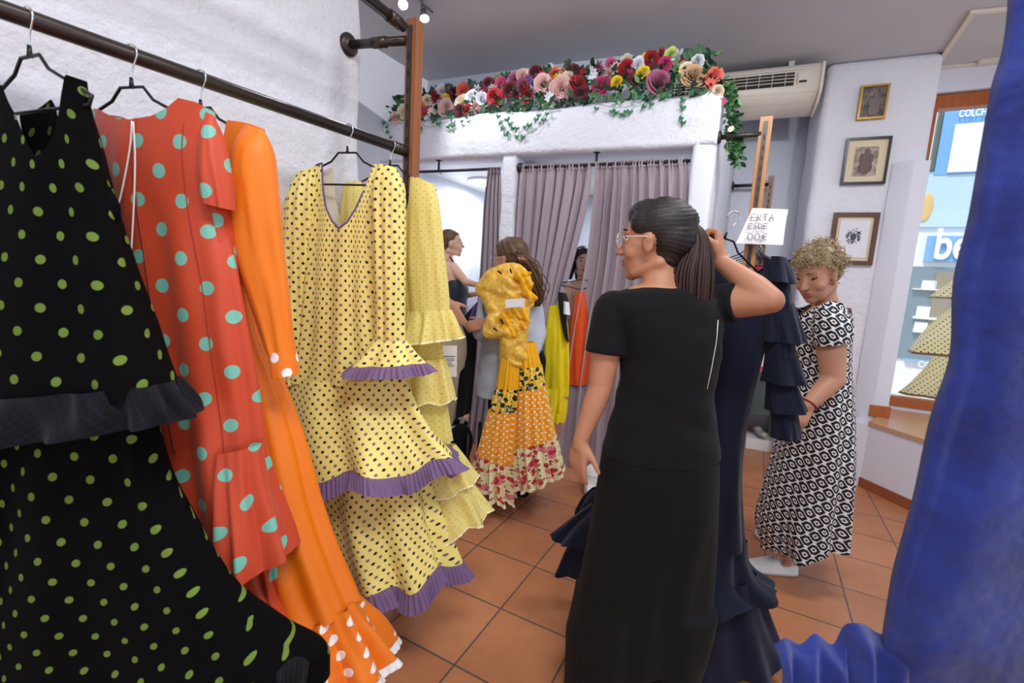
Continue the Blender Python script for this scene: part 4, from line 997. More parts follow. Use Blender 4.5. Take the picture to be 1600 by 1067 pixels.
# 4 yellow with purple
P, yw = HP[3]
yd = dress_empty('flamenco_dress', P-UP*.1, 'pale yellow dress with black and purple dots and purple organza ruffles', 'dresses on the left rail')
n1, n2 = neckpx([(466, 245, 622, 240, .06), (468, 300, 618, 300, .09), (470, 350, 610, 350, .11), (466, 430, 610, 430, .12)], P, .2, [(464, 272), (472, 266), (504, 254), (506, 290), (512, 325), (520, 345), (532, 357), (545, 347), (558, 325), (572, 290), (583, 256), (600, 258), (614, 266), (622, 275)], -.06)
o = garment('bodice', yd, 'yeldots', [(466, 245, 622, 240, .06, 0), (468, 300, 618, 300, .09, .002), (470, 350, 610, 350, .11, .004), (466, 430, 610, 430, .12, .006), (458, 520, 616, 520, .13, .008), (446, 570, 628, 572, .14, .008), (440, 594, 634, 596, .15, .008)],
            P, .2, 80, NC, (9, 15, .3), n1, n2, clamp=CL, seed=12)
pipe(o, 'neck_piping', yd, 'piping', NC, -.56, .5, .003)
garment('sleeve', yd, 'yeldots', [(592, 256, 618, 262, .03, .001), (584, 290, 630, 290, .08, .004), (584, 350, 632, 350, .085, .004), (586, 430, 632, 430, .08, .004), (586, 500, 632, 500, .07, .003), (584, 538, 634, 538, .07, .003)], P, .2, 44, 100, (5, 9, .4), clamp=CL, seed=13, dn=.05)
garment('sleeve', yd, 'yeldots', [(462, 274, 490, 262, .03, .001), (448, 320, 494, 300, .08, .004), (443, 400, 486, 400, .085, .004), (438, 480, 478, 480, .08, .004), (436, 560, 474, 560, .075, .003), (438, 600, 474, 600, .075, .003)], P, .2, 44, 100, (5, 9, .4), clamp=CL, seed=14, dn=.03)
o = garment('sleeve_flounce', yd, 'yeldots', [(584, 530, 634, 532, .07, .003), (568, 550, 648, 550, .12, .010), (553, 568, 662, 566, .17, .016)], P, .2, 20, NC, (6, 0, .3), clamp=CL, seed=15, dn=.06)
edge_ruffle(o, 20, NC, 'sleeve_ruffle', yd, 'purple', .045, .014, 70, .005, fine=.0035, sub=6)
o = garment('upper_skirt_tier', yd, 'yeldots', [(441, 588, 634, 590, .15, .008), (438, 630, 652, 636, .20, .018), (446, 680, 678, 682, .28, .030), (455, 718, 700, 716, .34, .046)], P, .2, 50, 260, (7, 0, .35), clamp=CL, seed=16, hemw=.024)
edge_ruffle(o, 50, 260, 'hem_ruffle', yd, 'purple', .062, .02, 60, .008, fine=.004, sub=6)
o = garment('lower_skirt_tier', yd, 'yeldots', [(470, 690, 660, 690, .20, .010), (480, 760, 668, 760, .24, .020), (505, 830, 686, 830, .30, .032), (528, 893, 702, 878, .34, .044)], P, .2, 50, 260, (7, 0, .35), clamp=CL, seed=17, hemw=.026, dn=-.01)
edge_ruffle(o, 50, 260, 'hem_ruffle', yd, 'purple', .066, .02, 60, .008, fine=.004, sub=6)
# 5 yellow eyelet
P, yw = HP[4]
ld = dress_empty('flamenco_dress', P-UP*.1, 'pale yellow eyelet lace dress with tiered flounces, beside the wooden post', 'dresses on the left rail')
n1, n2 = neckpx([(540, 272, 676, 266, .06), (556, 340, 674, 340, .09), (580, 440, 680, 440, .11)], P, .3, [(540, 295), (548, 290), (562, 285), (568, 310), (590, 360), (615, 400), (632, 340), (650, 276), (668, 284), (676, 295)], .14)
garment('bodice', ld, 'eyelet', [(540, 272, 676, 266, .06, 0), (556, 340, 674, 340, .09, .002), (580, 440, 680, 440, .11, .004), (595, 530, 690, 530, .12, .006), (600, 600, 692, 600, .13, .008), (600, 690, 706, 690, .14, .010)],
        P, .3, 60, NC, (8, 0, .3), n1, n2, clamp=CL, seed=18)
garment('sleeve', ld, 'eyelet', [(642, 276, 678, 288, .05, 0), (640, 320, 687, 325, .08, .003), (638, 390, 694, 395, .09, .004), (640, 450, 701, 455, .085, .003), (642, 492, 703, 490, .08, .003)], P, .3, 40, 100, (4, 9, .4), clamp=CL, seed=19, dn=.05)
garment('sleeve', ld, 'eyelet', [(537, 290, 565, 284, .05, 0), (533, 340, 572, 335, .08, .003), (530, 420, 575, 420, .09, .004)], P, .3, 30, 100, (4, 9, .4), clamp=CL, seed=20, dn=.03)
o = garment('sleeve_flounce', ld, 'eyelet', [(640, 486, 704, 484, .08, .004), (637, 508, 712, 504, .11, .014), (632, 536, 719, 526, .14, .022)], P, .3, 24, NC, (9, 0, .2), clamp=CL, seed=21, dn=.05)
edge_ruffle(o, 24, NC, 'lace_trim', ld, 'yeltrim', .008, .001, 300, .002)
for k, rows in enumerate(([(610, 560, 694, 560, .12, .008), (605, 590, 700, 590, .15, .014), (600, 632, 707, 622, .18, .02)],
                          [(620, 690, 708, 700, .15, .010), (618, 730, 722, 725, .19, .018), (616, 775, 738, 755, .23, .026)],
                          [(620, 740, 725, 745, .18, .010), (622, 790, 744, 780, .22, .018), (626, 845, 760, 808, .26, .028)])):
    o = garment('flounce', ld, 'eyelet', rows, P, .3, 26, 240, (8, 0, .3), clamp=CL, seed=22+k, dn=.02*(k == 0), hemw=.01)
    edge_ruffle(o, 26, 240, 'lace_trim', ld, 'yeltrim', .008, .001, 300, .002)
# price tag on the eyelet dress
tg = onp(700, 540, P+V((0, -.06, 0)), V((-.3, -.95, 0)).normalized())
def pricecard():
    n = V((-.1, -1, 0)).normalized(); Pc = at(700, 566, 2.0)
    A = [onp(x, y, Pc, n) for x, y in ((687, 540), (714, 540), (713.5, 589), (687, 589))]
    bm = bmesh.new(); vs = [bm.verts.new(a-n*k) for k in (0, .002) for a in A]
    for q in ((0, 1, 2, 3), (7, 6, 5, 4), (0, 4, 5, 1), (1, 5, 6, 2), (2, 6, 7, 3), (3, 7, 4, 0)): bm.faces.new([vs[i] for i in q])
    e = frombm('care_card', bm, 'white', ld, False); e['label'] = 'white printed card'
    X = (A[1]-A[0]).normalized(); Z = (A[0]-A[3]).normalized(); h = (A[0]-A[3]).length; w = (A[1]-A[0]).length
    MT['greyink'] = mat('grey print', (110, 110, 116), .6)
    for fy, a, b, t in ((.34, .1, .9, .004), (.41, .15, .85, .0015), (.45, .08, .92, .0015), (.49, .2, .8, .0015), (.56, .3, .7, .003), (.61, .1, .9, .0015), (.65, .15, .85, .0015), (.74, .1, .45, .003), (.80, .1, .4, .0015), (.88, .4, .6, .002)):
        bm = bmesh.new(); addbox(bm, A[0]+X*w*(a+b)/2-Z*h*fy+n*.0012, X, n, Z, w*(b-a), .001, t); frombm('printed_line', bm, 'greyink', e, False)
    tube('string', [A[0].lerp(A[1], .5), at(700, 525, 1.95)], .001, 'cord', ld, 5)
pricecard()
# ------------------------------------------------------------------ navy dress held up on a hanger
P = at(1152, 352, 1.66); yw = .30
nd_ = dress_empty('flamenco_dress', P-UP*.1, 'navy blue dress with ruffled sleeves held up on a hanger by the woman in black')
nh = copy_tree(hp0); nh['label'] = 'black wire hanger with chrome hook gripped by the woman in black'; nh.location = at(1146, 340, 1.66); nh.rotation_euler = (0, radians(17), -.15); del nh['group']
garment('bodice', nd_, 'navy', [(1082, 395, 1238, 400, .07, 0), (1084, 450, 1226, 450, .10, .002), (1086, 520, 1204, 520, .12, .003), (1082, 600, 1183, 600, .12, .004), (1078, 680, 1166, 680, .13, .005), (1072, 760, 1161, 755, .15, .007), (1060, 850, 1166, 850, .18, .010)],
        P, yw, 60, NC, (6, 0, .4), vneck(.05, .62, .09, .015, 1.6), None, seed=30)
garment('flounce', nd_, 'navy', [(1055, 835, 1166, 842, .16, .006), (1030, 870, 1168, 872, .20, .012), (1005, 900, 1181, 899, .26, .020), (985, 925, 1214, 922, .32, .026)], P, yw, 30, 240, (8, 0, .4), seed=31, hemw=.01)
garment('flounce', nd_, 'navy', [(1020, 890, 1180, 895, .22, .008), (1010, 940, 1194, 945, .26, .016), (1000, 990, 1210, 990, .30, .022), (985, 1028, 1226, 1024, .34, .028)], P, yw, 36, 240, (9, 0, .4), seed=32, hemw=.012)
garment('sleeve', nd_, 'navy', [(1192, 400, 1232, 425, .05, 0), (1196, 500, 1240, 500, .08, .003), (1200, 600, 1244, 600, .075, .003), (1208, 684, 1246, 683, .07, .003)], P, yw, 40, 90, (4, 0, .4), seed=33, dn=.02)
for k, (y0, y1, x0, x1, xa, xb) in enumerate(((400, 444, 1205, 1228, 1196, 1243), (470, 536, 1196, 1240, 1192, 1258), (545, 600, 1196, 1242, 1192, 1262), (592, 644, 1198, 1244, 1196, 1261), (632, 684, 1202, 1244, 1202, 1248))):
    garment('sleeve_ruffle', nd_, 'navy', [(x0, y0, x1, y0+3, .06, .002), ((x0+xa)/2, (y0+y1)/2, (x1+xb)/2, (y0+y1)/2, .09, .006), (xa, y1-5, xb, y1, .12, .012)], P, yw, 18, 140, (5, 0, .3), seed=34+k, dn=.02)
for k, rows in enumerate(([(925, 762, 1010, 762, .06, .003), (910, 778, 1010, 785, .09, .012), (898, 800, 1010, 806, .12, .016)],
                          [(925, 785, 1030, 785, .10, .004), (892, 810, 1030, 815, .14, .014), (862, 838, 1030, 856, .18, .020)],
                          [(910, 825, 1040, 825, .10, .004), (885, 855, 1040, 860, .14, .014), (868, 888, 1040, 905, .18, .020)])):
    garment('train_ruffle', nd_, 'navy', rows, P, yw, 22, 200, (8, 0, .3), seed=40+k, dn=-.06-.05*(k == 0), hemw=.01)
garment('train', nd_, 'navy', [(960, 765, 1150, 765, .1, .004), (930, 820, 1150, 820, .12, .006), (905, 870, 1150, 880, .14, .01)], P, yw, 22, 160, (8, 0, .3), seed=45, dn=-.08)
# ------------------------------------------------------------------ blue garment close to the camera
P = at(1560, 500, .82); yw = -.1
bl = dress_empty('hanging_gown', at(1600, 900, .82), 'royal blue crumpled gown filling the right edge of the picture')
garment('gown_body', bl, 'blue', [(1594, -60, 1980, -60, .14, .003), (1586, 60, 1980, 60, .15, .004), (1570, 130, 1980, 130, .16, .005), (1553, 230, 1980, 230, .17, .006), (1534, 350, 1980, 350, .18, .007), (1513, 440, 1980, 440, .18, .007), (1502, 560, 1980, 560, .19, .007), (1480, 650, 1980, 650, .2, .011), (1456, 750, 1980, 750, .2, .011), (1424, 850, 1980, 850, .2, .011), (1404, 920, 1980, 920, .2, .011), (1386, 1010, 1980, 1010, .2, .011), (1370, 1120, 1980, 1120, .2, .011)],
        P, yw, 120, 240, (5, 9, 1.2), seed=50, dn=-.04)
def bluefrill():
    """deep rounded flutes of the gown's ruffle, each bulging up and out"""
    n = 220; rows = 16; vs = []
    me = bpy.data.meshes.new('ruffle')
    top = crv([(1222, 1020), (1240, 1012), (1262, 1020), (1290, 1006), (1316, 1020), (1340, 990), (1365, 988), (1392, 1004), (1430, 1000), (1480, 1010)], n)
    Nn = V((0, -1, 0))
    for i in range(rows):
        v = i/(rows-1)
        for j, (x, y) in enumerate(top):
            p = at(x, y+v*150, .86-.06*v)
            a = j/(n-1)*2*pi*5.2
            p = p+V((0, -1, 0))*(.018*sin(a)*min(1, v*4+.15))-UP*0
            if v < .2: p = p+V((0, .03*(1-v/.2)**2, -.004*(1-v/.2)))
            vs.append(p)
    fs = [(i*n+j, i*n+j+1, (i+1)*n+j+1, (i+1)*n+j) for i in range(rows-1) for j in range(n-1)]
    me.from_pydata(vs, [], fs); return link('ruffle', me, 'blue', bl)
bluefrill()
# ------------------------------------------------------------------ dress in the shop window
P = onz(1490, 640, SZ+.05); yw = TT
wd = dress_empty('window_dress', P, 'pale yellow black-dotted tiered dress standing in the shop window')
for k, rows in enumerate(([(1500, 432, 1620, 432, .3, .004), (1478, 448, 1640, 450, .36, .012), (1457, 463, 1660, 470, .42, .02)],
                          [(1490, 480, 1640, 480, .3, .006), (1450, 515, 1660, 515, .4, .016), (1424, 548, 1690, 560, .5, .026)],
                          [(1462, 555, 1640, 555, .34, .006), (1440, 585, 1680, 585, .44, .018), (1412, 612, 1720, 625, .54, .028)])):
    o = garment('tier', wd, 'windots', rows, P, .1, 24, 200, (9, 0, .3), seed=60+k)
    edge_ruffle(o, 24, 200, 'fringe', wd, 'piping' if k == 9 else 'fringe', .02, .004, 260, .003)
garment('bodice', wd, 'windots', [(1535, 330, 1600, 330, .2, .004), (1525, 400, 1600, 400, .24, .006), (1505, 445, 1620, 445, .3, .01)], P, .1, 20, 100, (6, 0, .3), seed=64)
# ------------------------------------------------------------------ clothes on the right rack
for i, (m, lb) in enumerate((('pinkcl', 'pink dress with white trim at the front of the right-hand rack'), ('whitecl', 'white garment hanging second on the right-hand rack'), ('pinkcl', 'pink dress hanging third on the right-hand rack'), ('greengrey', 'grey green long dress hanging at the far end of the right-hand rack'))):
    p = GR[(0, 2, 4, 6)[i]]; e = dress_empty('hanging_dress', p-UP*.1, lb, 'dresses on the right rack')
    yaw = TT; D = V((cos(yaw), -sin(yaw), 0)); N_ = V((-sin(yaw), -cos(yaw), 0))
    def px(dx, dz): return proj(p+D*dx+UP*dz)
    rows = []
    bot = (-.75, -.9, -1.0, -1.45)[i]
    for f, w_, th, fa in ((0, .19, .05, 0), (.15, .17, .08, .002), (.4, .16, .09, .004), (.7, .2, .1, .006), (1, .24, .12, .01)):
        z = -.135+(bot+.135)*f; a = px(-w_, z); b = px(w_, z); rows.append((*a, *b, th, fa))
    garment('dress_body', e, m, rows, p, yaw, 30, 100, (6, 0, .3), vneck(0, .6, .14, .03, 1.2), vneck(0, .6, .05, .03, 1.2), seed=70+i)
    for sx in (-1, 1):
        if m == 'pinkcl' or i == 1:
            tube('trim_band', [p+D*(sx*.13)+N_*.045+UP*(-.115), p+D*(sx*.13)+N_*.055+UP*(-.3)], .006, 'whitecl', e, 8)
cloths()
# ------------------------------------------------------------------ people
class Head:
    """local frame: X forward, Y to the person's left, Z up, origin between the ears"""
    def __init__(s, c, fwd, tilt=0, k=1.0):
        s.c = V(c); X = V(fwd).normalized(); Y = UP.cross(X).normalized(); Z = X.cross(Y).normalized()
        if tilt:
            R = Matrix.Rotation(tilt, 3, X); Y = R@Y; Z = R@Z
        s.X, s.Y, s.Z, s.k = X, Y, Z, k
    def p(s, x, y, z): return s.c+(s.X*x+s.Y*y+s.Z*z)*s.k
    def e(s, b, x, y, z, rx, ry, rz): k = s.k; b.ell(s.p(x, y, z), (rx*k, ry*k, rz*k), s.X, s.Y, s.Z)
def add_head(b, h, neckbase, rn=.052, full=0):
    k = h.k
    h.e(b, -.012, 0, .038, .094, .074, .082)      # skull
    h.e(b, .030, 0, -.005, .058, .062, .075)      # face mass
    h.e(b, .036, 0, -.055, .050, .050+full, .050)  # jaw
    h.e(b, .062, 0, -.092, .023, .026, .020)      # chin
    for s in (1, -1):
        h.e(b, .050, .036*s, -.028, .030, .024+full, .028)   # cheek
        h.e(b, .070, .026*s, .030, .016, .026, .009)    # brow ridge
        h.e(b, -.002, .074*s, -.008, .017, .008, .030); h.e(b, -.006, .078*s, .006, .012, .009, .014)
        h.e(b, .098, .011*s, -.030, .010, .008, .007)
        b.limb([h.p(-.03, .045*s, -.06), h.p(.045, .03*s, -.088)], [.020*k, .016*k])
    b.limb([h.p(.080, 0, .018), h.p(.096, 0, -.008), h.p(.107, 0, -.026)], [.009*k, .0105*k, .012*k])
    h.e(b, .079, 0, -.053, .014, .024, .0075); h.e(b, .077, 0, -.065, .0135, .021, .008)
    nb = V(neckbase); top = h.p(-.022, 0, -.045)
    b.limb([top, top.lerp(nb, .5), nb], [rn*1.0, rn, rn*1.15])
def face_parts(h, par, brow='hairdark', openeyes=True, sides=(1, -1)):
    k = h.k
    for s in sides:
        bm = bmesh.new(); ellipsoid(bm, h.p(.066, .031*s, .010), (.0135*k, .0145*k, .0115*k if openeyes else .004*k), h.X, h.Y, h.Z, 14); e = frombm('eye', bm, 'eyew', par)
        bm = bmesh.new(); ellipsoid(bm, h.p(.0765, .0315*s, .010), (.004*k, .006*k, .006*k), h.X, h.Y, h.Z, 10); frombm('iris', bm, 'iris', e)
        tube('eyelid', [h.p(.074, .017*s, .012), h.p(.0815, .031*s, .0205 if openeyes else .008), h.p(.070, .046*s, .013)], .0026*k, 'lash', par, 6)
        tube('eyebrow', [h.p(.083, .014*s, .034), h.p(.084, .03*s, .040), h.p(.070, .048*s, .035)], .0034*k, brow, par, 6)
    bm = bmesh.new(); ellipsoid(bm, h.p(.0885, 0, -.0535), (.006*k, .022*k, .005*k), h.X, h.Y, h.Z, 14); frombm('upper_lip', bm, 'lip', par)
    bm = bmesh.new(); ellipsoid(bm, h.p(.0865, 0, -.0635), (.006*k, .019*k, .006*k), h.X, h.Y, h.Z, 14); frombm('lower_lip', bm, 'lip', par)
MT['lash'] = mat('dark lashes', (44, 30, 26), .6)
MT['clearframe'] = mat('clear pale glasses frame', (214, 210, 206), .2)
MT['lens'] = MT['glass']
def glasses(h, par, m='clearframe', r=.0017):
    e = bpy.data.objects.new('glasses_frame', None)
    bm = bmesh.new()
    for s in (1, -1):
        pts = [h.p(.101-.006*abs(cos(a)+.2), .034*s+.026*cos(a)*1, .006+.021*sin(a)) for a in [i*pi/9 for i in range(19)]]
        addtube(bm, pts, r, 6)
        addtube(bm, [h.p(.092, .061*s, .012), h.p(.06, .078*s, .014), h.p(.0, .083*s, .012), h.p(-.012, .080*s, -.004)], r, 6)
    addtube(bm, [h.p(.100, .009, .012), h.p(.106, 0, .015), h.p(.100, -.009, .012)], r, 6)
    frombm('glasses_frame', bm, m, par)
def rot_about(v, ax, a): return Matrix.Rotation(a, 3, ax)@v
def add_hand(b, W, d, n, side=1, curl=(.35, .4, .45, .5), L=.18, thumb=.5, spread=.05, k=1.0, tcurl=.3):
    """W wrist, d towards the fingertips, n where the palm faces, side: +1 thumb on n x d side"""
    d = d.normalized(); n = (n-d*n.dot(d)).normalized(); s = n.cross(d).normalized()*side
    q = L/.18*k
    offs = (.030, .010, -.010, -.028); kl = (.092, .096, .090, .082); fl = (.068, .076, .070, .054)
    b.limb([W, W+d*.02*q], [.024*q, .025*q])
    for i in range(4):
        K = W+d*(kl[i]*q)+s*(offs[i]*q)
        b.limb([W+s*(offs[i]*.5*q)+d*.01*q, W+d*(kl[i]*.55*q)+s*(offs[i]*.85*q), K], [.0155*q, .0145*q, .0108*q])
        if i < 3: b.limb([W+d*.05*q+s*((offs[i]+offs[i+1])*.5*q), K-s*(.010*q)-d*(.012*q)], [.014*q, .010*q])
        p = K; dd = (d+s*(offs[i]*spread*20)).normalized(); pts = [p]; rs = [.0104*q]
        ax = n.cross(dd).normalized()*-1
        for j, f in enumerate((.46, .30, .24)):
            c = curl[i]*(1.0, 1.35, .9)[j]
            dd = (dd*cos(c)+n*sin(c)).normalized() if False else rot_about(dd, dd.cross(n).normalized(), c)
            # keep the palm normal turning with the finger
            n2 = rot_about(n, dd.cross(n).normalized(), 0)
            p = p+dd*(fl[i]*f*q); pts.append(p); rs.append((.0092, .0085, .0066)[j]*q)
        b.limb(pts, rs)
    T0 = W+d*.022*q+s*.022*q+n*.006*q
    td = (s*.75+d*.62+n*thumb).normalized(); t1 = T0+td*.040*q; td2 = (td+d*.45+n*tcurl).normalized(); t2 = t1+td2*.030*q; td3 = (td2+n*tcurl+d*.2).normalized(); t3 = t2+td3*.024*q
    b.limb([W+d*.012*q, T0, t1, t2, t3], [.018*q, .0165*q, .0125*q, .0105*q, .0078*q])
def strands(name, par, m, specs, n=8):
    bm = bmesh.new()
    for pts, rs in specs: addtube(bm, pts, rs, 6)
    return frombm(name, bm, m, par)
def tubegarm(b, pts, rs, n=28):
    """open-ended looking sleeve volume as part of a cloth blob"""
    b.limb(pts, rs)
rnd = random.Random(4)
def shoes(e, pts, d, m='blacktee'):
    d = V(d).normalized(); q = Blob()
    for p in pts: p = V((p[0], p[1], 0)); q.limb([p-d*.03+UP*.04, p+d*.06+UP*.045, p+d*.17+UP*.03], [.042, .042, .032])
    q.build('shoes', m, e, .008, 2)

# ============================== woman in black
def woman_black():
    Y = 1.42
    P = lambda x, y, dy=0: at(x, y, Y+dy)
    base = P(1010, 1000, .05); base.z = 0
    e = empty('person', base, 'woman in black T-shirt and wide trousers, dark ponytail, seen from behind lifting a hanger', 'person')
    h = Head(P(1022, 380, .03), V((-.86, .50, -.03)), 0, 1.03)
    b = Blob()
    nb = P(1030, 452, .0)
    add_head(b, h, nb, .05)
    # torso
    def ring(xl, yl, xr, yr, ry, dy=0, sh=0):
        L = P(xl, yl, dy-.02); R = P(xr, yr, dy+.04); c = (L+R)/2; A = (R-L)/2*(1-sh); B = V((-A.y, A.x, 0)).normalized()*ry
        return (c, A, B)
    tors = [(990, 446, 1072, 444, .05), (962, 458, 1106, 452, .085), (948, 476, 1124, 470, .10), (962, 520, 1122, 512, .11), (974, 560, 1118, 556, .112), (970, 610, 1106, 610, .108), (958, 656, 1112, 656, .115), (944, 700, 1118, 700, .125)]
    b.loft([ring(*t, 0, .1) for t in tors])
    SL = P(957, 482, 0); SR = P(1112, 474, .05)
    EL = P(938, 606, -.02); WLf = P(907, 688, -.03)
    b.limb([SL, SL.lerp(EL, .35), EL.lerp(SL, .15), EL], [.052, .050, .040, .036]); b.limb([EL, EL.lerp(WLf, .3), WLf], [.037, .036, .024])
    ER = P(1205, 470, -.07); WR = P(1125, 408, .06)
    b.limb([SR, SR.lerp(ER, .4), SR.lerp(ER, .85), ER], [.052, .050, .042, .036]); b.limb([ER, ER.lerp(WR, .3), WR], [.037, .041, .0245])
    # hanging left hand, relaxed
    add_hand(b, WLf, P(900, 742, -.03)-WLf, V((.75, .62, 0)), -1, (.22, .3, .36, .42), .165, .1, spread=.1, tcurl=.1)
    # raised right hand closed round the hanger bar
    add_hand(b, WR, P(1124, 362, .09)-WR, V((-.75, .6, .1)), -1, (1.25, 1.35, 1.4, 1.45), .172, .15, tcurl=1.0)
    # legs inside the trousers
    hipL = P(985, 740, .0); hipR = P(1068, 740, .04)
    for hp_, dx in ((hipL, -.03), (hipR, .03)):
        kn = V((hp_.x+dx, hp_.y, .5)); an = V((hp_.x+dx, hp_.y+.02, .09))
        b.limb([hp_, kn, an], [.085, .058, .04]); b.limb([an, V((an.x-.03, an.y+.14, .035))], [.035, .028])
    body = b.build('body', 'skinA', e, .0055, 7)
    face_parts(h, body)
    glasses(h, e)
    # T-shirt
    c = Blob()
    c.loft([ring(t[0]-1, t[1], t[2]+1, t[3], t[4]+.006, 0, .0) for t in [(995, 448, 1066, 446, .055)]+tors[1:]]+[ring(941, 712, 1120, 712, .13)])
    addtube(c.bm, [SL, SL.lerp(EL, .25), SL.lerp(EL, .57)], [.057, .060, .064], 24); c.ell(SL, (.056, .056, .056))
    addtube(c.bm, [SR, SR.lerp(ER, .2), SR.lerp(ER, .46)], [.058, .060, .063], 24); c.ell(SR, (.057, .057, .057))
    c.build('t_shirt', 'blacktee', e, .007, 3, lambda p: p+V((.6, -.8, 0))*(.006*noise.noise(V((p.x*9, p.y*9, p.z*16)))+.003*sin(p.z*60+p.x*20)*max(0, 1-abs(p.z-1.05)*4)))
    # the hems cut the ball ends: dark cuffs
    # trousers: one waist, two wide legs
    t = Blob()
    hipr = [ring(944, 694, 1117, 694, .122), ring(938, 740, 1118, 740, .135), ring(930, 790, 1116, 790, .14), ring(918, 860, 1112, 860, .145), ring(903, 930, 1106, 930, .152), ring(897, 962, 1100, 962, .156), ring(889, 1006, 1090, 1006, .158)]
    t.loft(hipr)
    def leg(rows):
        R = []
        for xl, xr, y, ry in rows:
            L = P(xl, y, -.02); Rr = P(xr, y, .03); A = (Rr-L)/2; R.append(((L+Rr)/2, A, V((-A.y, A.x, 0)).normalized()*ry))
        t.loft(R)
    leg([(903, 1006, 930, .152), (897, 1003, 962, .156), (888, 998, 1000, .16), (886, 990, 1050, .165), (884, 984, 1100, .17), (884, 980, 1155, .17)])
    leg([(1003, 1106, 930, .146), (1000, 1100, 962, .15), (994, 1090, 1000, .15), (988, 1074, 1050, .155), (984, 1064, 1100, .16), (982, 1060, 1155, .16)])
    shoes(e, [(hipL.x-.03, hipL.y+.02), (hipR.x+.03, hipR.y+.02)], (-.2, 1, 0))
    t.build('trousers', 'blacktrs', e, .009, 4, lambda p: p+V((.3, -.95, 0))*(.009*sin(p.x*55+noise.noise(p*3)*3)*min(1, max(0, (1.0-p.z)))))
    # hair: cap drawn back into an elastic, long ponytail
    hb = Blob()
    h.e(hb, -.022, 0, .050, .098, .082, .083); h.e(hb, -.055, 0, .015, .068, .074, .075); h.e(hb, .020, 0, .082, .062, .062, .047); h.e(hb, -.045, 0, -.035, .05, .055, .05)
    for s in (1, -1): h.e(hb, .020, .050*s, .055, .040, .026, .038)
    T = P(1076, 352, .0)
    hb.limb([h.p(-.08, 0, .06), T], [.045, .022])
    hb.build('hair', 'hairdark', e, .005, 6, lambda p: p+(p-h.c).normalized()*(.0012*sin(((p-h.c).dot(h.Z))*420+14*noise.noise(p*9))))
    bm = bmesh.new(); addtube(bm, [T+V((-.014, 0, .004)), T+V((.0, 0, -.002)), T+V((.012, 0, -.006))], [.024, .027, .024], 14); frombm('hair_elastic', bm, 'blacktee', e)
    sp = []
    for i in range(260):
        a = rnd.uniform(0, 6.28); r = rnd.random()**.5
        ox, oy = cos(a)*r, sin(a)*r
        k = [(1074, 350, .004), (1086, 358, .018), (1090, 385, .036), (1082, 425, .060), (1080, 465, .060), (1082, 500, .046), (1082+rnd.uniform(-14, 16), 512+rnd.uniform(-30, 12), .024)]
        pts = []
        for x, y, w_ in k: 
            p0 = P(x, y, -.02); pts.append(p0+V((1, 0, 0))*ox*w_*1.05+V((0, -1, 0))*oy*w_*.8+UP*(oy*.006))
        pts = [V(q) for q in crv(pts, 16)]
        sp.append((pts, [.0045*(1-.75*(j/15)**2) for j in range(16)]))
    strands('ponytail', e, 'hairtail', sp)
    # loose thread hanging over the right shoulder blade
    tube('white_cord', [P(*q, -.125) for q in [(1122, 500), (1120, 530), (1112, 575), (1105, 608)]], .0010, 'cord', e, 6)
woman_black()

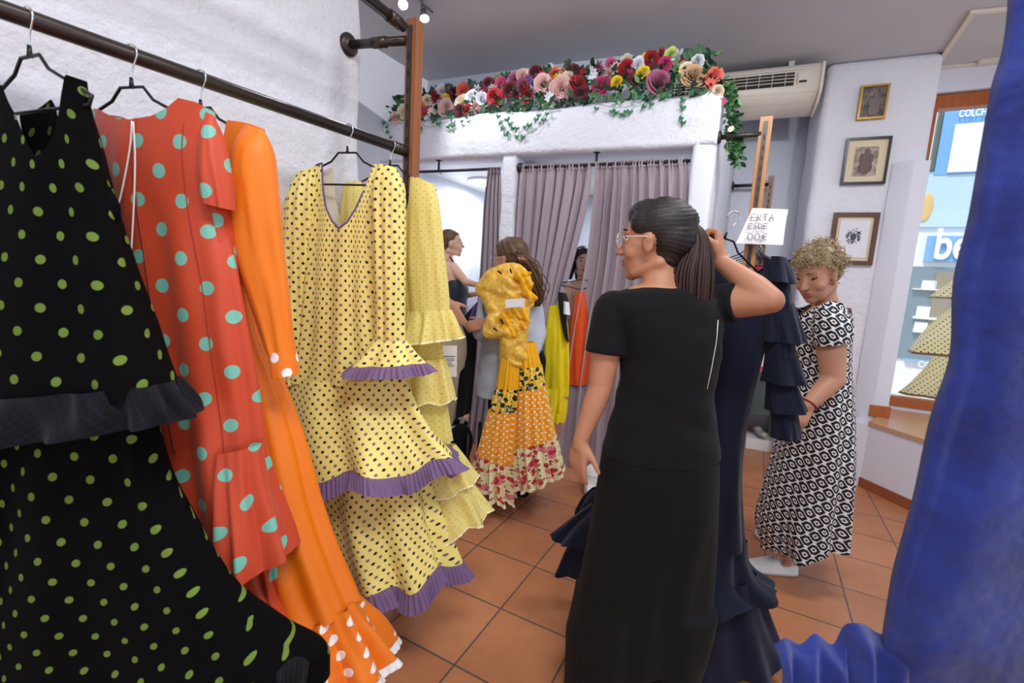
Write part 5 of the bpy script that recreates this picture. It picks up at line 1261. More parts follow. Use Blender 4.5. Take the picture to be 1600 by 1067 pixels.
# ============================== woman in patterned dress
def woman_print():
    Y = 2.25
    P = lambda x, y, dy=0: at(x, y, Y+dy)
    base = P(1265, 800, .0); base.z = 0
    e = empty('person', base, 'woman with short curly blonde hair in a black and white geometric print dress', 'person')
    h = Head(P(1276, 430, .0), V((-.80, -.42, -.38)), .05, 1.07)
    b = Blob(); nb = P(1292, 487, .03)
    add_head(b, h, nb, .055, .005)
    def ring(xl, xr, y, ry, sh=.26, dy=0):
        ry *= .72; L = P(xl, y, dy-.05); R = P(xr, y, dy+.05); A = (R-L)/2*(1-sh); return ((L+R)/2, A, V((-A.y, A.x, 0)).normalized()*ry)
    b.loft([ring(1268, 1316, 478, .06), ring(1250, 1326, 492, .10), ring(1244, 1328, 515, .13), ring(1240, 1326, 550, .14), ring(1242, 1326, 600, .13), ring(1236, 1330, 650, .15), ring(1226, 1332, 700, .16), ring(1216, 1330, 760, .14)])
    # near arm bent at the elbow, hand reaching left
    S = P(1296, 508, -.13); E_ = P(1302, 592, -.17); W = P(1262, 634, -.20)
    b.limb([S, S.lerp(E_, .5), E_], [.062, .060, .050]); b.limb([E_, E_.lerp(W, .35), W], [.050, .045, .030])
    add_hand(b, W, P(1236, 676, -.22)-W, V((.1, .5, -.8)), 1, (.5, .55, .6, .6), .17, .4)
    S2 = P(1268, 508, .14); E2 = P(1262, 592, .16); W2 = P(1238, 640, .02)
    b.limb([S2, E2, W2], [.058, .048, .030]); add_hand(b, W2, P(1222, 672, -.02)-W2, V((.4, .4, -.8)), -1, (.5, .5, .5, .5), .17, .4)
    # legs, ankles and feet (left foot nearer)
    for (ax_, ay_, dy, tx, ty) in ((1232, 868, -.02, 1196, 888), (1240, 838, .22, 1190, 842)):
        an = onz(ax_, ay_, .10); kn = V((an.x+.03, an.y, .48)); hp_ = V((an.x+.06, an.y+.02, .88)); toe = onz(tx, ty, .03)
        b.limb([hp_, kn, V((an.x+.01, an.y, .30)), an], [.09, .062, .048, .030]); b.limb([an, V((an.x+.005, an.y, .045)), toe], [.027, .018, .010])
    body = b.build('body', 'skinB', e, .006, 10)
    face_parts(h, body, 'hairblond', False)
    # earring
    bm = bmesh.new(); ellipsoid(bm, h.p(0, .090, -.036), (.006,)*3, seg=10); frombm('earring', bm, 'chrome', body)
    # hair of curls
    hb = Blob(); h.e(hb, -.028, 0, .055, .094, .086, .084); h.e(hb, .022, 0, .078, .058, .064, .044); h.e(hb, -.065, 0, .0, .055, .072, .07)
    cap = hb.build('hair', 'hairblond', e, .007, 3)
    sp = []; R_ = random.Random(9)
    for i in range(520):
        u = R_.uniform(-1, 1); a = R_.uniform(0, 6.28); q = (1-u*u)**.5
        v = V((q*cos(a), q*sin(a), u))
        x, y, z = -.018+v.x*.110, v.y*.090, .050+v.z*.094
        if x > .03 and z < .062: continue
        if x > -.015 and z < .02: continue
        if z < -.035 and x > -.05: continue
        c = h.p(x, y, z); nrm = (h.X*v.x+h.Y*v.y+h.Z*v.z).normalized()
        s_, u_, _ = frame(nrm); rr = R_.uniform(.008, .015); out = R_.uniform(.012, .03)*(1.5 if x < -.04 else 1)
        a0 = R_.uniform(0, 6.28); sg = R_.choice((-1, 1))
        pts = [c+(s_*cos(a0+sg*t*.75)+u_*sin(a0+sg*t*.75))*rr*(1-.05*t)+nrm*(out*t/10-.006) for t in range(11)]
        sp.append((pts, [.0026-.00018*t for t in range(11)]))
    strands('curls', e, 'hairblond', sp)
    # dress
    P0 = P(1275, 600, 0)
    def dn_(n): return n
    top = neckpx([(1240, 462, 1330, 462, .16), (1236, 500, 1332, 500, .24), (1234, 530, 1330, 530, .27)], P0, .35, [(1236, 505), (1246, 497), (1270, 481), (1297, 469), (1316, 473), (1332, 492)], .06)
    garment('dress', e, 'geo', [(1240, 462, 1330, 462, .16, 0), (1236, 500, 1332, 500, .24, .002), (1234, 530, 1330, 530, .27, .003), (1234, 580, 1330, 580, .27, .003), (1228, 640, 1334, 640, .29, .006), (1212, 700, 1335, 700, .33, .010), (1196, 760, 1334, 760, .36, .015), (1183, 812, 1328, 806, .40, .022), (1188, 846, 1322, 838, .42, .026)],
            P0, .35, 90, 240, (6, 11, .5), top[0], top[1], seed=80, hemw=.015)
    garment('sleeve', e, 'geo', [(1274, 482, 1318, 484, .08, .001), (1270, 502, 1331, 500, .13, .002), (1269, 524, 1332, 520, .15, .003), (1271, 540, 1330, 531, .155, .004)], P0, .2, 20, 80, (4, 0, .5), seed=81, dn=.16)
    # bracelet
    d = (W-E_).normalized(); s_, u_, _ = frame(d); MT['redbr'] = mat('dark red bracelet', (120, 30, 40), .5)
    tube('bracelet', [W-d*.01+(s_*cos(a)+u_*sin(a))*.033 for a in [i*pi/8 for i in range(17)]], .004, 'redbr', e, 6)
woman_print()

# ============================== shoes
def sneaker(heel, toe, label, up=UP, L=.245):
    d = (toe-heel); d.z = 0; d.normalize(); s = UP.cross(d)
    e = empty('sneaker', V((heel.x, heel.y, 0))+d*L*.5, label, 'shoe', 'white canvas sneakers')
    def w(x): return .5*(.072+.022*sin(min(1, x/.75)*pi*.5))*(1-max(0, (x-.78)/.22)**2.2*.75)*(1 if x > .06 else .86)
    xs = [0, .03, .1, .2, .35, .5, .62, .74, .85, .93, .975, 1]
    h0 = V((heel.x, heel.y, 0))
    bm = bmesh.new(); R = []
    for z in (.002, .024):
        R.append([bm.verts.new(h0+d*(x*L)+s*(w(x)*1.04*sg)+UP*(z+(.008*max(0, x-.8)/.2))) for x, sg in [(x, 1) for x in xs]+[(x, -1) for x in xs[::-1]]])
    n = len(R[0])
    for k in range(n): bm.faces.new((R[0][k], R[0][(k+1) % n], R[1][(k+1) % n], R[1][k]))
    bm.faces.new(R[1]); bm.faces.new(R[0][::-1]); bmesh.ops.recalc_face_normals(bm, faces=bm.faces); frombm('sole', bm, 'white', e)
    bm = bmesh.new(); prof = [(.0, .058), (.1, .068), (.2, .06), (.32, .056), (.42, .074), (.55, .072), (.68, .056), (.8, .044), (.92, .036), (1, .026)]
    rows = []
    for i in range(26):
        x = i/25; j = max(k for k in range(len(prof)-1) if prof[k][0] <= x+1e-9); a, b = prof[j], prof[j+1]; hh = a[1]+(b[1]-a[1])*(x-a[0])/(b[0]-a[0])
        row = []
        for k in range(13):
            t = -pi/2+pi*k/12
            yy = w(x)*sin(t); zz = .022+(hh-.022)*max(0, cos(t))**.7
            if x < .36 and abs(sin(t)) < .55: zz = .03   # foot opening
            row.append(bm.verts.new(h0+d*(x*L)+s*yy+UP*zz))
        rows.append(row)
    for a, b in zip(rows, rows[1:]):
        for k in range(12): bm.faces.new((a[k], a[k+1], b[k+1], b[k]))
    frombm('canvas_upper', bm, 'whitecl', e)
    for i, x in enumerate((.44, .51, .58, .65)):
        zz = .078-(x-.44)*.09; tube('lace', [h0+d*(x*L)+s*.024+UP*(zz-.012), h0+d*((x+.02)*L)+UP*(zz+.002), h0+d*(x*L)-s*.024+UP*(zz-.012)], .0028, 'white', e, 6)
    bm = bmesh.new()
    for sg in (1, -1): addtube(bm, [h0+d*(.43*L)+UP*.08, h0+d*(.42*L)+s*(.02*sg)+UP*.092, h0+d*(.44*L)+s*(.036*sg)+UP*.075, h0+d*(.47*L)+s*(.012*sg)+UP*.08], .0024, 6)
    frombm('lace_bow', bm, 'white', e)
    tube('sole_stripe', [h0+d*(x*L)+s*(w(x)*1.06*-1)+UP*.019 for x in xs[1:]], .0016, 'navy', e, 5)
    return e
sneaker(onz(1242, 892, .01), onz(1186, 886, .01), 'white canvas sneaker nearest the camera under the print dress')
sneaker(onz(1254, 858, .01), onz(1174, 832, .01), 'white canvas sneaker half hidden behind the hem of the print dress')
o = sneaker(onz(923, 776, .01), onz(921, 722, .01), 'single white canvas sneaker tipped toe up beside the hanging hand of the woman in black')
o.rotation_mode = 'QUATERNION'; o.rotation_quaternion = Matrix.Rotation(radians(33), 3, V((1, 0, 0))).to_quaternion(); o.location.z = .066
# ============================== woman with the yellow dress over her shoulder
def woman_yellow():
    Y = 2.95
    P = lambda x, y, dy=0: at(x, y, Y+dy)
    base = P(800, 700); base.z = 0
    e = empty('person', base, 'woman in pale grey linen shirt with long wavy chestnut hair and a hair claw', 'person')
    h = Head(P(796, 406, .0), V((-.86, .48, -.12)), 0, 1.05)
    b = Blob(); nb = P(800, 442, .02); add_head(b, h, nb, .05)
    def ring(xl, xr, y, ry, dy=0, k=1): L = P(xl, y, dy-.03); R = P(xr, y, dy+.03); A = (R-L)/2*k; return ((L+R)/2, A, V((-A.y, A.x, 0)).normalized()*ry)
    T = [(780, 815, 436, .05), (762, 838, 446, .08), (752, 842, 462, .10), (752, 840, 500, .11), (754, 836, 540, .11), (750, 838, 580, .12), (750, 838, 620, .12)]
    b.loft([ring(*t, 0, .9) for t in T])
    S = P(764, 462, -.04); E_ = P(752, 520, -.10); W = P(752, 508, -.22)
    b.limb([S, E_], [.05, .042]); W = P(745, 508, -.14); b.limb([P(770, 500, -.2), P(757, 505, -.17)], [.035, .026])
    add_hand(b, P(757, 505, -.17), V((-.9, -.1, -.25)), V((.2, .9, -.3)), 1, (.5, .6, .7, .7), .17, .4)
    S2 = P(832, 468, .04); b.limb([S2, P(842, 520, .02), P(826, 560, -.1)], [.05, .042, .03])
    for dx in (-.08, .08):
        b.limb([V((base.x+dx, base.y, .85)), V((base.x+dx, base.y, .48)), V((base.x+dx, base.y+.02, .09))], [.08, .055, .04]); b.limb([V((base.x+dx, base.y+.02, .04)), V((base.x+dx-.08, base.y+.12, .03))], [.035, .028])
    body = b.build('body', 'skinB', e, .0065, 6); face_parts(h, body); glasses(h, e)
    c = Blob(); c.loft([ring(t[0]-2, t[1]+2, t[2]+3, t[3]+.012) for t in T[:-1]]+[ring(743, 842, 600, .14), ring(742, 840, 618, .145)]); c.limb([S, E_], [.058, .055]); c.limb([E_, P(772, 500, -.2)], [.054, .046]); c.limb([S2, P(842, 520, .02), P(834, 548, -.05)], [.058, .052, .046])
    c.build('linen_shirt', 'linen', e, .009, 4, lambda p: p+V((.3, -.9, 0))*(.007*noise.noise(p*11)+.004*sin(p.z*38+p.x*24)))
    t = Blob()
    for dx in (-.09, .09): t.limb([V((base.x+dx, base.y, .92)), V((base.x+dx, base.y, .5)), V((base.x+dx, base.y+.02, .12))], [.10, .08, .07])
    shoes(e, [(base.x-.08, base.y), (base.x+.08, base.y)], (-.5, .8, 0)); t.build('trousers', 'blacktrs', e, .012, 4)
    hb = Blob(); h.e(hb, -.022, 0, .050, .100, .086, .086); h.e(hb, -.055, 0, .01, .070, .078, .08); h.e(hb, .022, 0, .078, .058, .064, .046); h.e(hb, -.06, 0, -.05, .05, .06, .07)
    hb.build('hair', 'hairbrown', e, .006, 5, lambda p: p+(p-h.c).normalized()*(.003*sin((p-h.c).dot(h.X)*150+9*noise.noise(p*8))))
    sp = []; R_ = random.Random(31)
    for i in range(150):
        ox, oy = R_.gauss(0, .38), R_.gauss(0, .38); f = R_.uniform(0, 6.28); pts = []
        for j, (x, y, w_) in enumerate(crv([(808, 395, .05), (822, 408, .06), (832, 425, .065), (836, 445, .075), (838, 462, .07), (836, 478, .04)], 18)):
            w_ = w_*.9; pts.append(P(x, y, -.10)+V((1, 0, 0))*(ox*w_+.010*sin(f+j*.9))+V((0, -1, 0))*(oy*w_*.8+.008*cos(f+j*.9))+UP*(oy*.01))
        sp.append((pts, [.0042*(1-.7*(j/17)**2) for j in range(18)]))
    strands('wavy_hair', e, 'hairbrown', sp)
    bm = bmesh.new(); cpos = P(815, 405, -.15); X_ = V((1, 0, 0)); MT['clip'] = mat('rose gold hair clip', (190, 140, 120), .3, .6)
    for k in (-1, 0, 1): addtube(bm, [cpos+X_*(.012*k-.01)+UP*.022, cpos+X_*(.014*k)+V((0, -.022, .004)), cpos+X_*(.012*k+.01)-UP*.022], .0042, 6)
    addtube(bm, [cpos+V((-.026, -.014, .004)), cpos+V((.03, -.014, -.002))], .005, 6); frombm('hair_claw', bm, 'clip', e)
    tube('cord', [P(x, y, -.17) for x, y in [(756, 462), (755, 480), (758, 500)]], .003, 'black', e, 6)
    # the dress she carries
    Pp = P(805, 540, -.22)
    d = empty('flamenco_dress', Pp, 'yellow dress with floral and white-dotted tiers, slung over the grey linen shirt', 'dress')
    Q = lambda x, y, dy=0: at(x, y, Y-.20+dy)
    c = Blob()   # folded bodice over the shoulder
    c.limb([Q(756, 452, .06), Q(770, 436, .04), Q(790, 424, .02), Q(806, 424, .0), Q(820, 436, -.02)], [.055, .062, .050, .048, .04])
    c.limb([Q(768, 448, .02), Q(790, 448, -.02), Q(812, 452, -.02)], [.06, .07, .06])
    c.limb([Q(764, 462, .02), Q(776, 480, .0), Q(800, 480, .0), Q(820, 470, .0)], [.05, .07, .08, .06])
    c.limb([Q(800, 455, 0), Q(806, 490, -.02), Q(802, 530, -.02), Q(802, 556, 0)], [.075, .085, .085, .09])
    c.limb([Q(790, 475, -.02), Q(772, 500, -.04), Q(764, 518, -.04), Q(790, 516, -.06), Q(808, 506, -.06)], [.05, .05, .045, .05, .05])
    c.build('folded_bodice', 'goldlace', d, .009, 3, lambda p: p+V((.2, -.9, .2))*(.022*abs(noise.noise(V((p.x*9+p.z*14, p.y*6, p.z*7-p.x*10))))*2+.005*noise.noise(p*34)))
    for k, (pts) in enumerate(([(812, 430), (822, 440), (826, 452)], [(788, 496), (800, 486), (816, 488)], [(790, 508), (802, 514), (812, 508)])):
        c = Blob(); R_ = random.Random(60+k)
        for (x, y) in pts:
            for m_ in range(3): q = Q(x+R_.uniform(-5, 5), y+R_.uniform(-5, 5), -.09); c.limb([q, q+V((R_.uniform(.0, .06), -.02, R_.uniform(-.05, .02)))], [.026, .012])
        c.build('gathered_frill', 'marigold', d, .006, 1, lambda p: p+V((.4, -.8, .2))*(.008*sin(p.x*150+p.z*90)+.006*noise.noise(p*30)))
    for (a, b_) in (((778, 423), (784, 428)), ((797, 420), (799, 427)), ((771, 512), (777, 517)), ((782, 498), (786, 506))): tube('black_ribbon', [Q(*a, -.12), Q(*b_, -.12)], .005, 'blacktee', d, 6)
    bm = bmesh.new(); A = [Q(789, 468, -.17), Q(820, 466, -.17), Q(819, 479, -.17), Q(790, 481, -.17)]; vs = [bm.verts.new(p) for p in A]; bm.faces.new(vs); frombm('white_label', bm, 'white', d, False)
    lobes = [([(786, 540, 814, 542), (776, 607, 812, 610)], [(776, 604, 812, 606), (766, 640, 810, 645)], [(766, 637, 810, 641), (748, 705, 807, 724)], [(750, 702, 807, 720), (758, 745, 805, 772)], .02, 1),
             ([(806, 536, 836, 534), (804, 578, 846, 574)], [(804, 574, 846, 570), (800, 612, 852, 606)], [(800, 608, 852, 602), (792, 700, 868, 684)], [(792, 694, 868, 680), (798, 752, 879, 728)], -.03, 5)]
    for li, (a, b_, c_, f_, dn, sd) in enumerate(lobes):
        for nm, rows, m, th, fa in (('pleated_top', a, 'marigold', (.10, .14), (.004, .007)), ('floral_band', b_, 'darkfloral', (.15, .18), (.009, .011)), ('dotted_tier', c_, 'smalldots', (.19, .26), (.012, .016)), ('rose_flounce', f_, 'redfloral', (.28, .36), (.018, .030))):
            r0, r1 = rows; mid = tuple((p+q)/2 for p, q in zip(r0, r1))
            o = garment(nm, d, m, [(*r0, th[0], fa[0]), (*mid, sum(th)/2, sum(fa)/2), (*r1, th[1], fa[1])], Pp, .15, 20, 240, (11, 17, .15), seed=sd, dn=dn, hemw=.012 if nm == 'rose_flounce' else 0)
        edge_ruffle(o, 20, 240, 'lace_hem', d, 'lace', .022, .004, 120, .003)
    o = garment('rose_flounce', d, 'redfloral', [(748, 700, 775, 704, .2, .014), (742, 725, 768, 728, .26, .02), (738, 742, 764, 748, .28, .026)], Pp, .15, 16, 200, (7, 0, .2), seed=8, dn=-.04); edge_ruffle(o, 16, 200, 'lace_hem', d, 'lace', .022, .004, 120, .003)
woman_yellow()
# ============================== woman in camisole inside the left booth
def woman_camisole():
    Y = 4.2
    P = lambda x, y, dy=0: at(x, y, Y+dy)
    base = P(703, 600); base.z = 0
    e = empty('person', base, 'woman in dark camisole with thin straps and glasses standing in profile in the left booth', 'person')
    h = Head(P(706, 381), V((.97, .1, .04)), 0, 1.0)
    b = Blob(); nb = P(698, 408); add_head(b, h, nb, .044)
    def ring(x, y, w, ry): return (P(x, y), V((w, 0, 0)), V((0, ry, 0)))
    b.loft([ring(699, 404, .055, .07), ring(701, 412, .085, .15), ring(703, 424, .10, .175), ring(706, 445, .11, .16), ring(708, 470, .09, .14), ring(706, 495, .10, .15), ring(706, 520, .12, .17)])
    S = P(708, 418, -.12); E_ = P(728, 440, -.16); W = P(756, 447, -.18)
    b.limb([S, S.lerp(E_, .5), E_], [.05, .042, .036]); b.limb([E_, W], [.036, .024]); add_hand(b, W, V((1, 0, .05)), V((0, .4, -1)), 1, (.2, .2, .3, .3), .17, .3)
    S2 = P(712, 420, .14); E2 = P(720, 463, .12); W2 = P(748, 458, .0); b.limb([S2, E2], [.045, .036]); b.limb([E2, W2], [.034, .024]); add_hand(b, W2, V((1, 0, .1)), V((0, .4, -1)), 1, (.2, .2, .3, .3), .17, .3)
    for dy in (-.09, .09): b.limb([P(706, 520, dy), V((base.x, base.y+dy, .55)), V((base.x-.02, base.y+dy, .12))], [.09, .058, .04]); b.limb([V((base.x-.02, base.y+dy, .04)), V((base.x+.14, base.y+dy, .03))], [.035, .026])
    body = b.build('body', 'skinC', e, .0075, 6); face_parts(h, body, 'hairbrown'); glasses(h, e, r=.0022)
    c = Blob(); c.loft([ring(711, 437, .105, .17), ring(710, 450, .13, .175), ring(709, 470, .12, .16), ring(708, 492, .125, .165)]); c.build('camisole', 'camisole', e, .01, 3)
    for dy in (-.10, .10): tube('camisole_strap', [P(700, 433, dy*1.0)-V((.04, 0, 0)), P(697, 418, dy)-V((.02, .03, 0)), P(702, 409, dy)+V((0, 0, .045)), P(714, 432, dy)+V((.06, 0, 0))], .007, 'camisole', e, 6)
    t = Blob(); t.loft([ring(708, 488, .12, .16), ring(706, 520, .14, .18)])
    for dy in (-.09, .09): t.limb([P(706, 520, dy), V((base.x, base.y+dy, .55)), V((base.x-.02, base.y+dy, .15))], [.11, .085, .07])
    shoes(e, [(base.x-.02, base.y-.09), (base.x-.02, base.y+.09)], (1, 0, 0)); t.build('dark_trousers', 'blacktrs', e, .013, 4)
    hb = Blob(); h.e(hb, -.026, 0, .050, .094, .082, .082); h.e(hb, -.06, 0, .01, .06, .07, .07); h.e(hb, .015, 0, .078, .055, .060, .040); h.e(hb, -.10, 0, .0, .035, .035, .04)
    hb.build('hair', 'hairbrown', e, .007, 4)
woman_camisole()
# ============================== woman looking out between the curtains
def woman_booth():
    Y = 3.85
    P = lambda x, y, dy=0: at(x, y, Y+dy)
    base = P(915, 650); base.z = 0
    e = empty('person', base, 'dark-haired woman in glasses and a pale bra looking out between the mauve curtains', 'person')
    h = Head(P(911, 410), V((.02, -1, -.05)), 0, 1.0)
    b = Blob(); nb = P(912, 442, .02); add_head(b, h, nb, .046)
    def ring(x, y, w, ry): return (P(x, y), V((w, 0, 0)), V((0, ry, 0)))
    b.loft([ring(912, 438, .07, .06), ring(912, 446, .15, .09), ring(912, 460, .175, .11), ring(912, 490, .15, .12), ring(912, 520, .13, .11), ring(912, 560, .16, .12)])
    for s in (-1, 1): b.limb([P(912, 455)+V((.17*s, 0, -.01)), P(912, 500)+V((.20*s, .0, -.03)), P(912, 540)+V((.15*s, -.12, .0))], [.048, .04, .03]); b.limb([V((base.x+.09*s, base.y, .85)), V((base.x+.09*s, base.y, .48)), V((base.x+.09*s, base.y, .09))], [.085, .055, .04]); b.limb([V((base.x+.09*s, base.y, .04)), V((base.x+.1*s, base.y-.14, .03))], [.035, .026])
    body = b.build('body', 'skinC', e, .0075, 6); face_parts(h, body, 'hairblack'); glasses(h, e)
    c = Blob()
    for s in (-1, 1): c.ell(P(912, 487)+V((.07*s, -.10, 0)), (.068, .045, .06))
    c.limb([P(912, 496)+V((-.15, -.06, 0)), P(912, 498)+V((0, -.11, 0)), P(912, 496)+V((.15, -.06, 0))], [.02, .02, .02]); c.build('bra', 'mauvebra', e, .008, 2)
    for s in (-1, 1): tube('bra_strap', [P(912, 480)+V((.08*s, -.125, 0)), P(912, 462)+V((.095*s, -.115, 0)), P(912, 447)+V((.10*s, -.02, .035))], .006, 'mauvebra', e, 6)
    hb = Blob(); h.e(hb, -.022, 0, .055, .098, .086, .082); h.e(hb, -.055, 0, -.01, .06, .082, .10)
    for s in (1, -1): hb.limb([h.p(.03, .05*s, .085), h.p(.012, .080*s, .02), h.p(.0, .085*s, -.06), h.p(-.01, .095*s, -.13)], [.03, .028, .026, .018])
    hb.limb([h.p(-.06, 0, -.02), h.p(-.06, 0, -.12)], [.07, .05]); hb.build('hair', 'hairblack', e, .006, 4)
MT['mauvebra'] = cloth('pale bra', (206, 186, 180), .6)
woman_booth()
# ============================== person in khaki, almost wholly behind the eyelet dress
def person_khaki():
    Y = 2.75
    P = lambda x, y, dy=0: at(x, y, Y+dy)
    base = P(672, 700); base.z = 0
    e = empty('person', base, 'person in khaki shorts, only a hip and hand showing beside the yellow eyelet sleeve', 'person')
    h = Head(P(668, 398), V((.9, .3, 0)), 0, .95)
    b = Blob(); nb = P(668, 436); add_head(b, h, nb, .05)
    def ring(x, y, w, ry): return (P(x, y), V((w, 0, 0)), V((0, ry, 0)))
    b.loft([ring(667, 432, .05, .06), ring(667, 446, .11, .10), ring(667, 480, .11, .12), ring(670, 520, .12, .11), ring(680, 560, .14, .12)])
    S = P(672, 452, -.06); E_ = P(676, 505, -.12); W = P(702, 470, -.18); E2 = P(684, 462, -.14)
    b.limb([S, P(668, 480, -.2), P(694, 466, -.16)], [.05, .04, .027]); 
    add_hand(b, P(700, 472, -.16), P(720, 505, -.16)-P(700, 472, -.16), V((-.1, .9, 0)), -1, (.1, .12, .15, .2), .175, .15)
    b.limb([P(694, 466, -.16), P(700, 472, -.16)], [.027, .025])
    for dy in (-.08, .10): b.limb([P(690, 560, dy), V((base.x+.04, base.y+dy, .48)), V((base.x+.04, base.y+dy, .09))], [.09, .055, .04]); b.limb([V((base.x+.04, base.y+dy, .04)), V((base.x+.16, base.y+dy, .03))], [.035, .026])
    b.build('body', 'skinB', e, .007, 6)
    c = Blob(); c.loft([ring(667, 440, .10, .10), ring(667, 460, .12, .13), ring(670, 500, .12, .13), ring(680, 530, .145, .145)]); c.limb([S, P(668, 478, -.19)], [.055, .05]); c.build('shirt', 'whitecl', e, .011, 4)
    t = Blob(); t.loft([ring(690, 500, .11, .12), ring(696, 525, .125, .14), ring(698, 550, .12, .15), ring(692, 575, .13, .16)]); [t.limb([P(690, 560, dy), V((base.x+.04, base.y+dy, .56))], [.12, .10]) for dy in (-.08, .10)]; shoes(e, [(base.x+.04, base.y-.08), (base.x+.04, base.y+.1)], (.9, .2, 0), 'whitecl'); t.build('khaki_shorts', 'khaki', e, .01, 4, lambda p: p+V((.6, -.7, 0))*(.006*noise.noise(p*10)))
    hb = Blob(); h.e(hb, -.02, 0, .05, .096, .084, .08); hb.build('hair', 'hairbrown', e, .01, 3)
person_khaki()
# silver shoes on a low box under the far rack
def silver():
    p0 = at(1200, 678, 4.15); MT['silver'] = mat('silver leather', (206, 202, 196), .3, .4)
    bx = empty('shoe_box', V((p0.x, p0.y, 0)), 'low white shoe box on the floor under the far rack', 'box')
    box('box_body', V((p0.x, p0.y+.03, p0.z/2-.02)), B2, B1, UP, .34, .24, max(.05, p0.z-.04), 'white', bx, .004)
    for k in (-1, 1):
        c = V((p0.x+.075*k, p0.y, p0.z-.015)); e = empty('silver_shoe', c, 'left silver slip-on shoe on the low box beneath the grey green dress' if k < 0 else 'right silver slip-on shoe on the low box beneath the grey green dress', 'shoe', 'silver shoes')
        b = Blob(); b.ell(c+V((0, .0, .03)), (.036, .10, .022)); b.ell(c+V((0, .05, .045)), (.034, .05, .028)); b.ell(c+V((0, -.05, .028)), (.038, .05, .022)); b.build('shoe_upper', 'silver', e, .005, 3)
silver()
# ------------------------------------------------------------------ flower garland on the beam
gl = empty('flower_garland', bt(-1.3, 3.45, 2.71), 'long garland of silk roses and ivy along the top of the white booth beam', 'garland')
FR = random.Random(21)
def petal(bm, c, X, Y, Z, w, h, cup, lean, ruf=0, mi=0):
    """X out from the centre, Y sideways, Z up"""
    g = []
    for i in range(5):
        v = i/4
        row = []
        for j in range(5):
            u = (j-2)/2; ww = w*(.4+.75*sin(pi*(.08+v*.60)))
            r = cup*(1-(u*u)*.35)+lean*v*v
            row.append(bm.verts.new(c+X*(r*(1-.35*u*u))+Y*(u*ww/2)+Z*(h*v*(1-.12*u*u)+ruf*sin(u*5+v*3)*v)))
        g.append(row)
    for a, b in zip(g, g[1:]):
        for k in range(4):
            f = bm.faces.new((a[k], a[k+1], b[k+1], b[k])); f.material_index = mi
def wrap(bm, a, span, r0, r1, h, flare, z0=0):
    """petal hugging the heart of the bloom, rim rolled outwards"""
    g = []
    for i in range(6):
        v = i/5; row = []
        for j in range(7):
            u = (j-3)/3; w_ = span*(.55+.45*min(1, v*1.8))
            r = r0+(r1-r0)*sin(v*pi/2)+flare*max(0, v-.55)**1.5*3.2*(1-.5*u*u); z = z0+h*v*(1-.16*u*u*v)-flare*max(0, v-.8)*1.2
            row.append(bm.verts.new((cos(a+u*w_)*r, sin(a+u*w_)*r, z)))
        g.append(row)
    for p, q in zip(g, g[1:]):
        for k in range(6): bm.faces.new((p[k], p[k+1], q[k+1], q[k]))
def flower_mesh(kind):
    bm = bmesh.new(); O = V((0, 0, 0))
    if kind == 'rose':
        for ring, (n, r0, r1, h, fl) in enumerate(((2, .04, .13, .86, .0), (3, .08, .25, .84, .03), (4, .14, .38, .78, .08), (5, .20, .54, .68, .14), (6, .26, .70, .52, .22), (6, .30, .84, .34, .28))):
            for k in range(n): wrap(bm, 2*pi*k/n+ring*.8, pi/n*1.35, r0, r1, h, fl)
    elif kind == 'peony':
        R = random.Random(3)
        for k in range(34):
            a = k*2.4; f = k/34; wrap(bm, a, R.uniform(.5, .8), .05+.2*f, .12+.72*f, .82-.45*f+R.uniform(-.06, .06), .05+.2*f)
    elif kind == 'carnation':
        R = random.Random(5)
        for k in range(44):
            a = R.uniform(0, 6.28); q = R.random(); X = V((cos(a), sin(a), 0)); petal(bm, O, X, V((-sin(a), cos(a), 0)), UP, .26, .7-.3*q, .08+.3*q, .1+.6*q, .12)
    else:   # daisy like small blossom
        for k in range(9):
            a = 2*pi*k/9; X = V((cos(a), sin(a), 0)); petal(bm, O, X, V((-sin(a), cos(a), 0)), UP, .38, .3, .1, .75)
        ellipsoid(bm, V((0, 0, .14)), (.2, .2, .14), seg=8)
    bmesh.ops.recalc_face_normals(bm, faces=bm.faces)
    me = bpy.data.meshes.new(kind); bm.to_mesh(me); bm.free()
    for p in me.polygons: p.use_smooth = True
    me.materials.append(None); return me
FM = {k: flower_mesh(k) for k in ('rose', 'peony', 'carnation', 'blossom')}
FC = {'crimson': (178, 24, 38), 'dark red': (104, 16, 36), 'pink': (214, 92, 140), 'blush': (240, 200, 196), 'coral': (238, 120, 100), 'yellow': (246, 222, 40), 'cream': (244, 228, 200), 'white': (236, 238, 244), 'mauve': (172, 96, 124), 'magenta': (196, 48, 110), 'violet': (96, 66, 130), 'tan': (206, 168, 130), 'lime': (216, 232, 130)}
for k, c in FC.items(): MT['fl_'+k] = mat(k+' silk petal', c, .7, sheen=.2)
def put(kind, colr, s, t, z, r, tilt=None, name=None):
    o = bpy.data.objects.new(name or {'rose': 'rose', 'peony': 'peony', 'carnation': 'carnation', 'blossom': 'blossom'}[kind], FM[kind]); COL.objects.link(o)
    o.parent = gl; o.matrix_parent_inverse = Matrix.Translation(-gl.location)
    d = tilt if tilt is not None else (-B1*FR.uniform(.5, 1.2)+UP*FR.uniform(.1, .8)+B2*FR.uniform(-.5, .3)).normalized()
    q = d.to_track_quat('Z', 'Y'); o.matrix_basis = Matrix.LocRotScale(bt(s, t, z) if not isinstance(s, Vector) else s, q, V((r, r, r)))
    o.material_slots[0].link = 'OBJECT'; o.material_slots[0].material = MT['fl_'+colr]
    o['label'] = colr+' '+{'rose': 'rose', 'peony': 'peony', 'carnation': 'carnation', 'blossom': 'small blossom'}[kind]
    return o
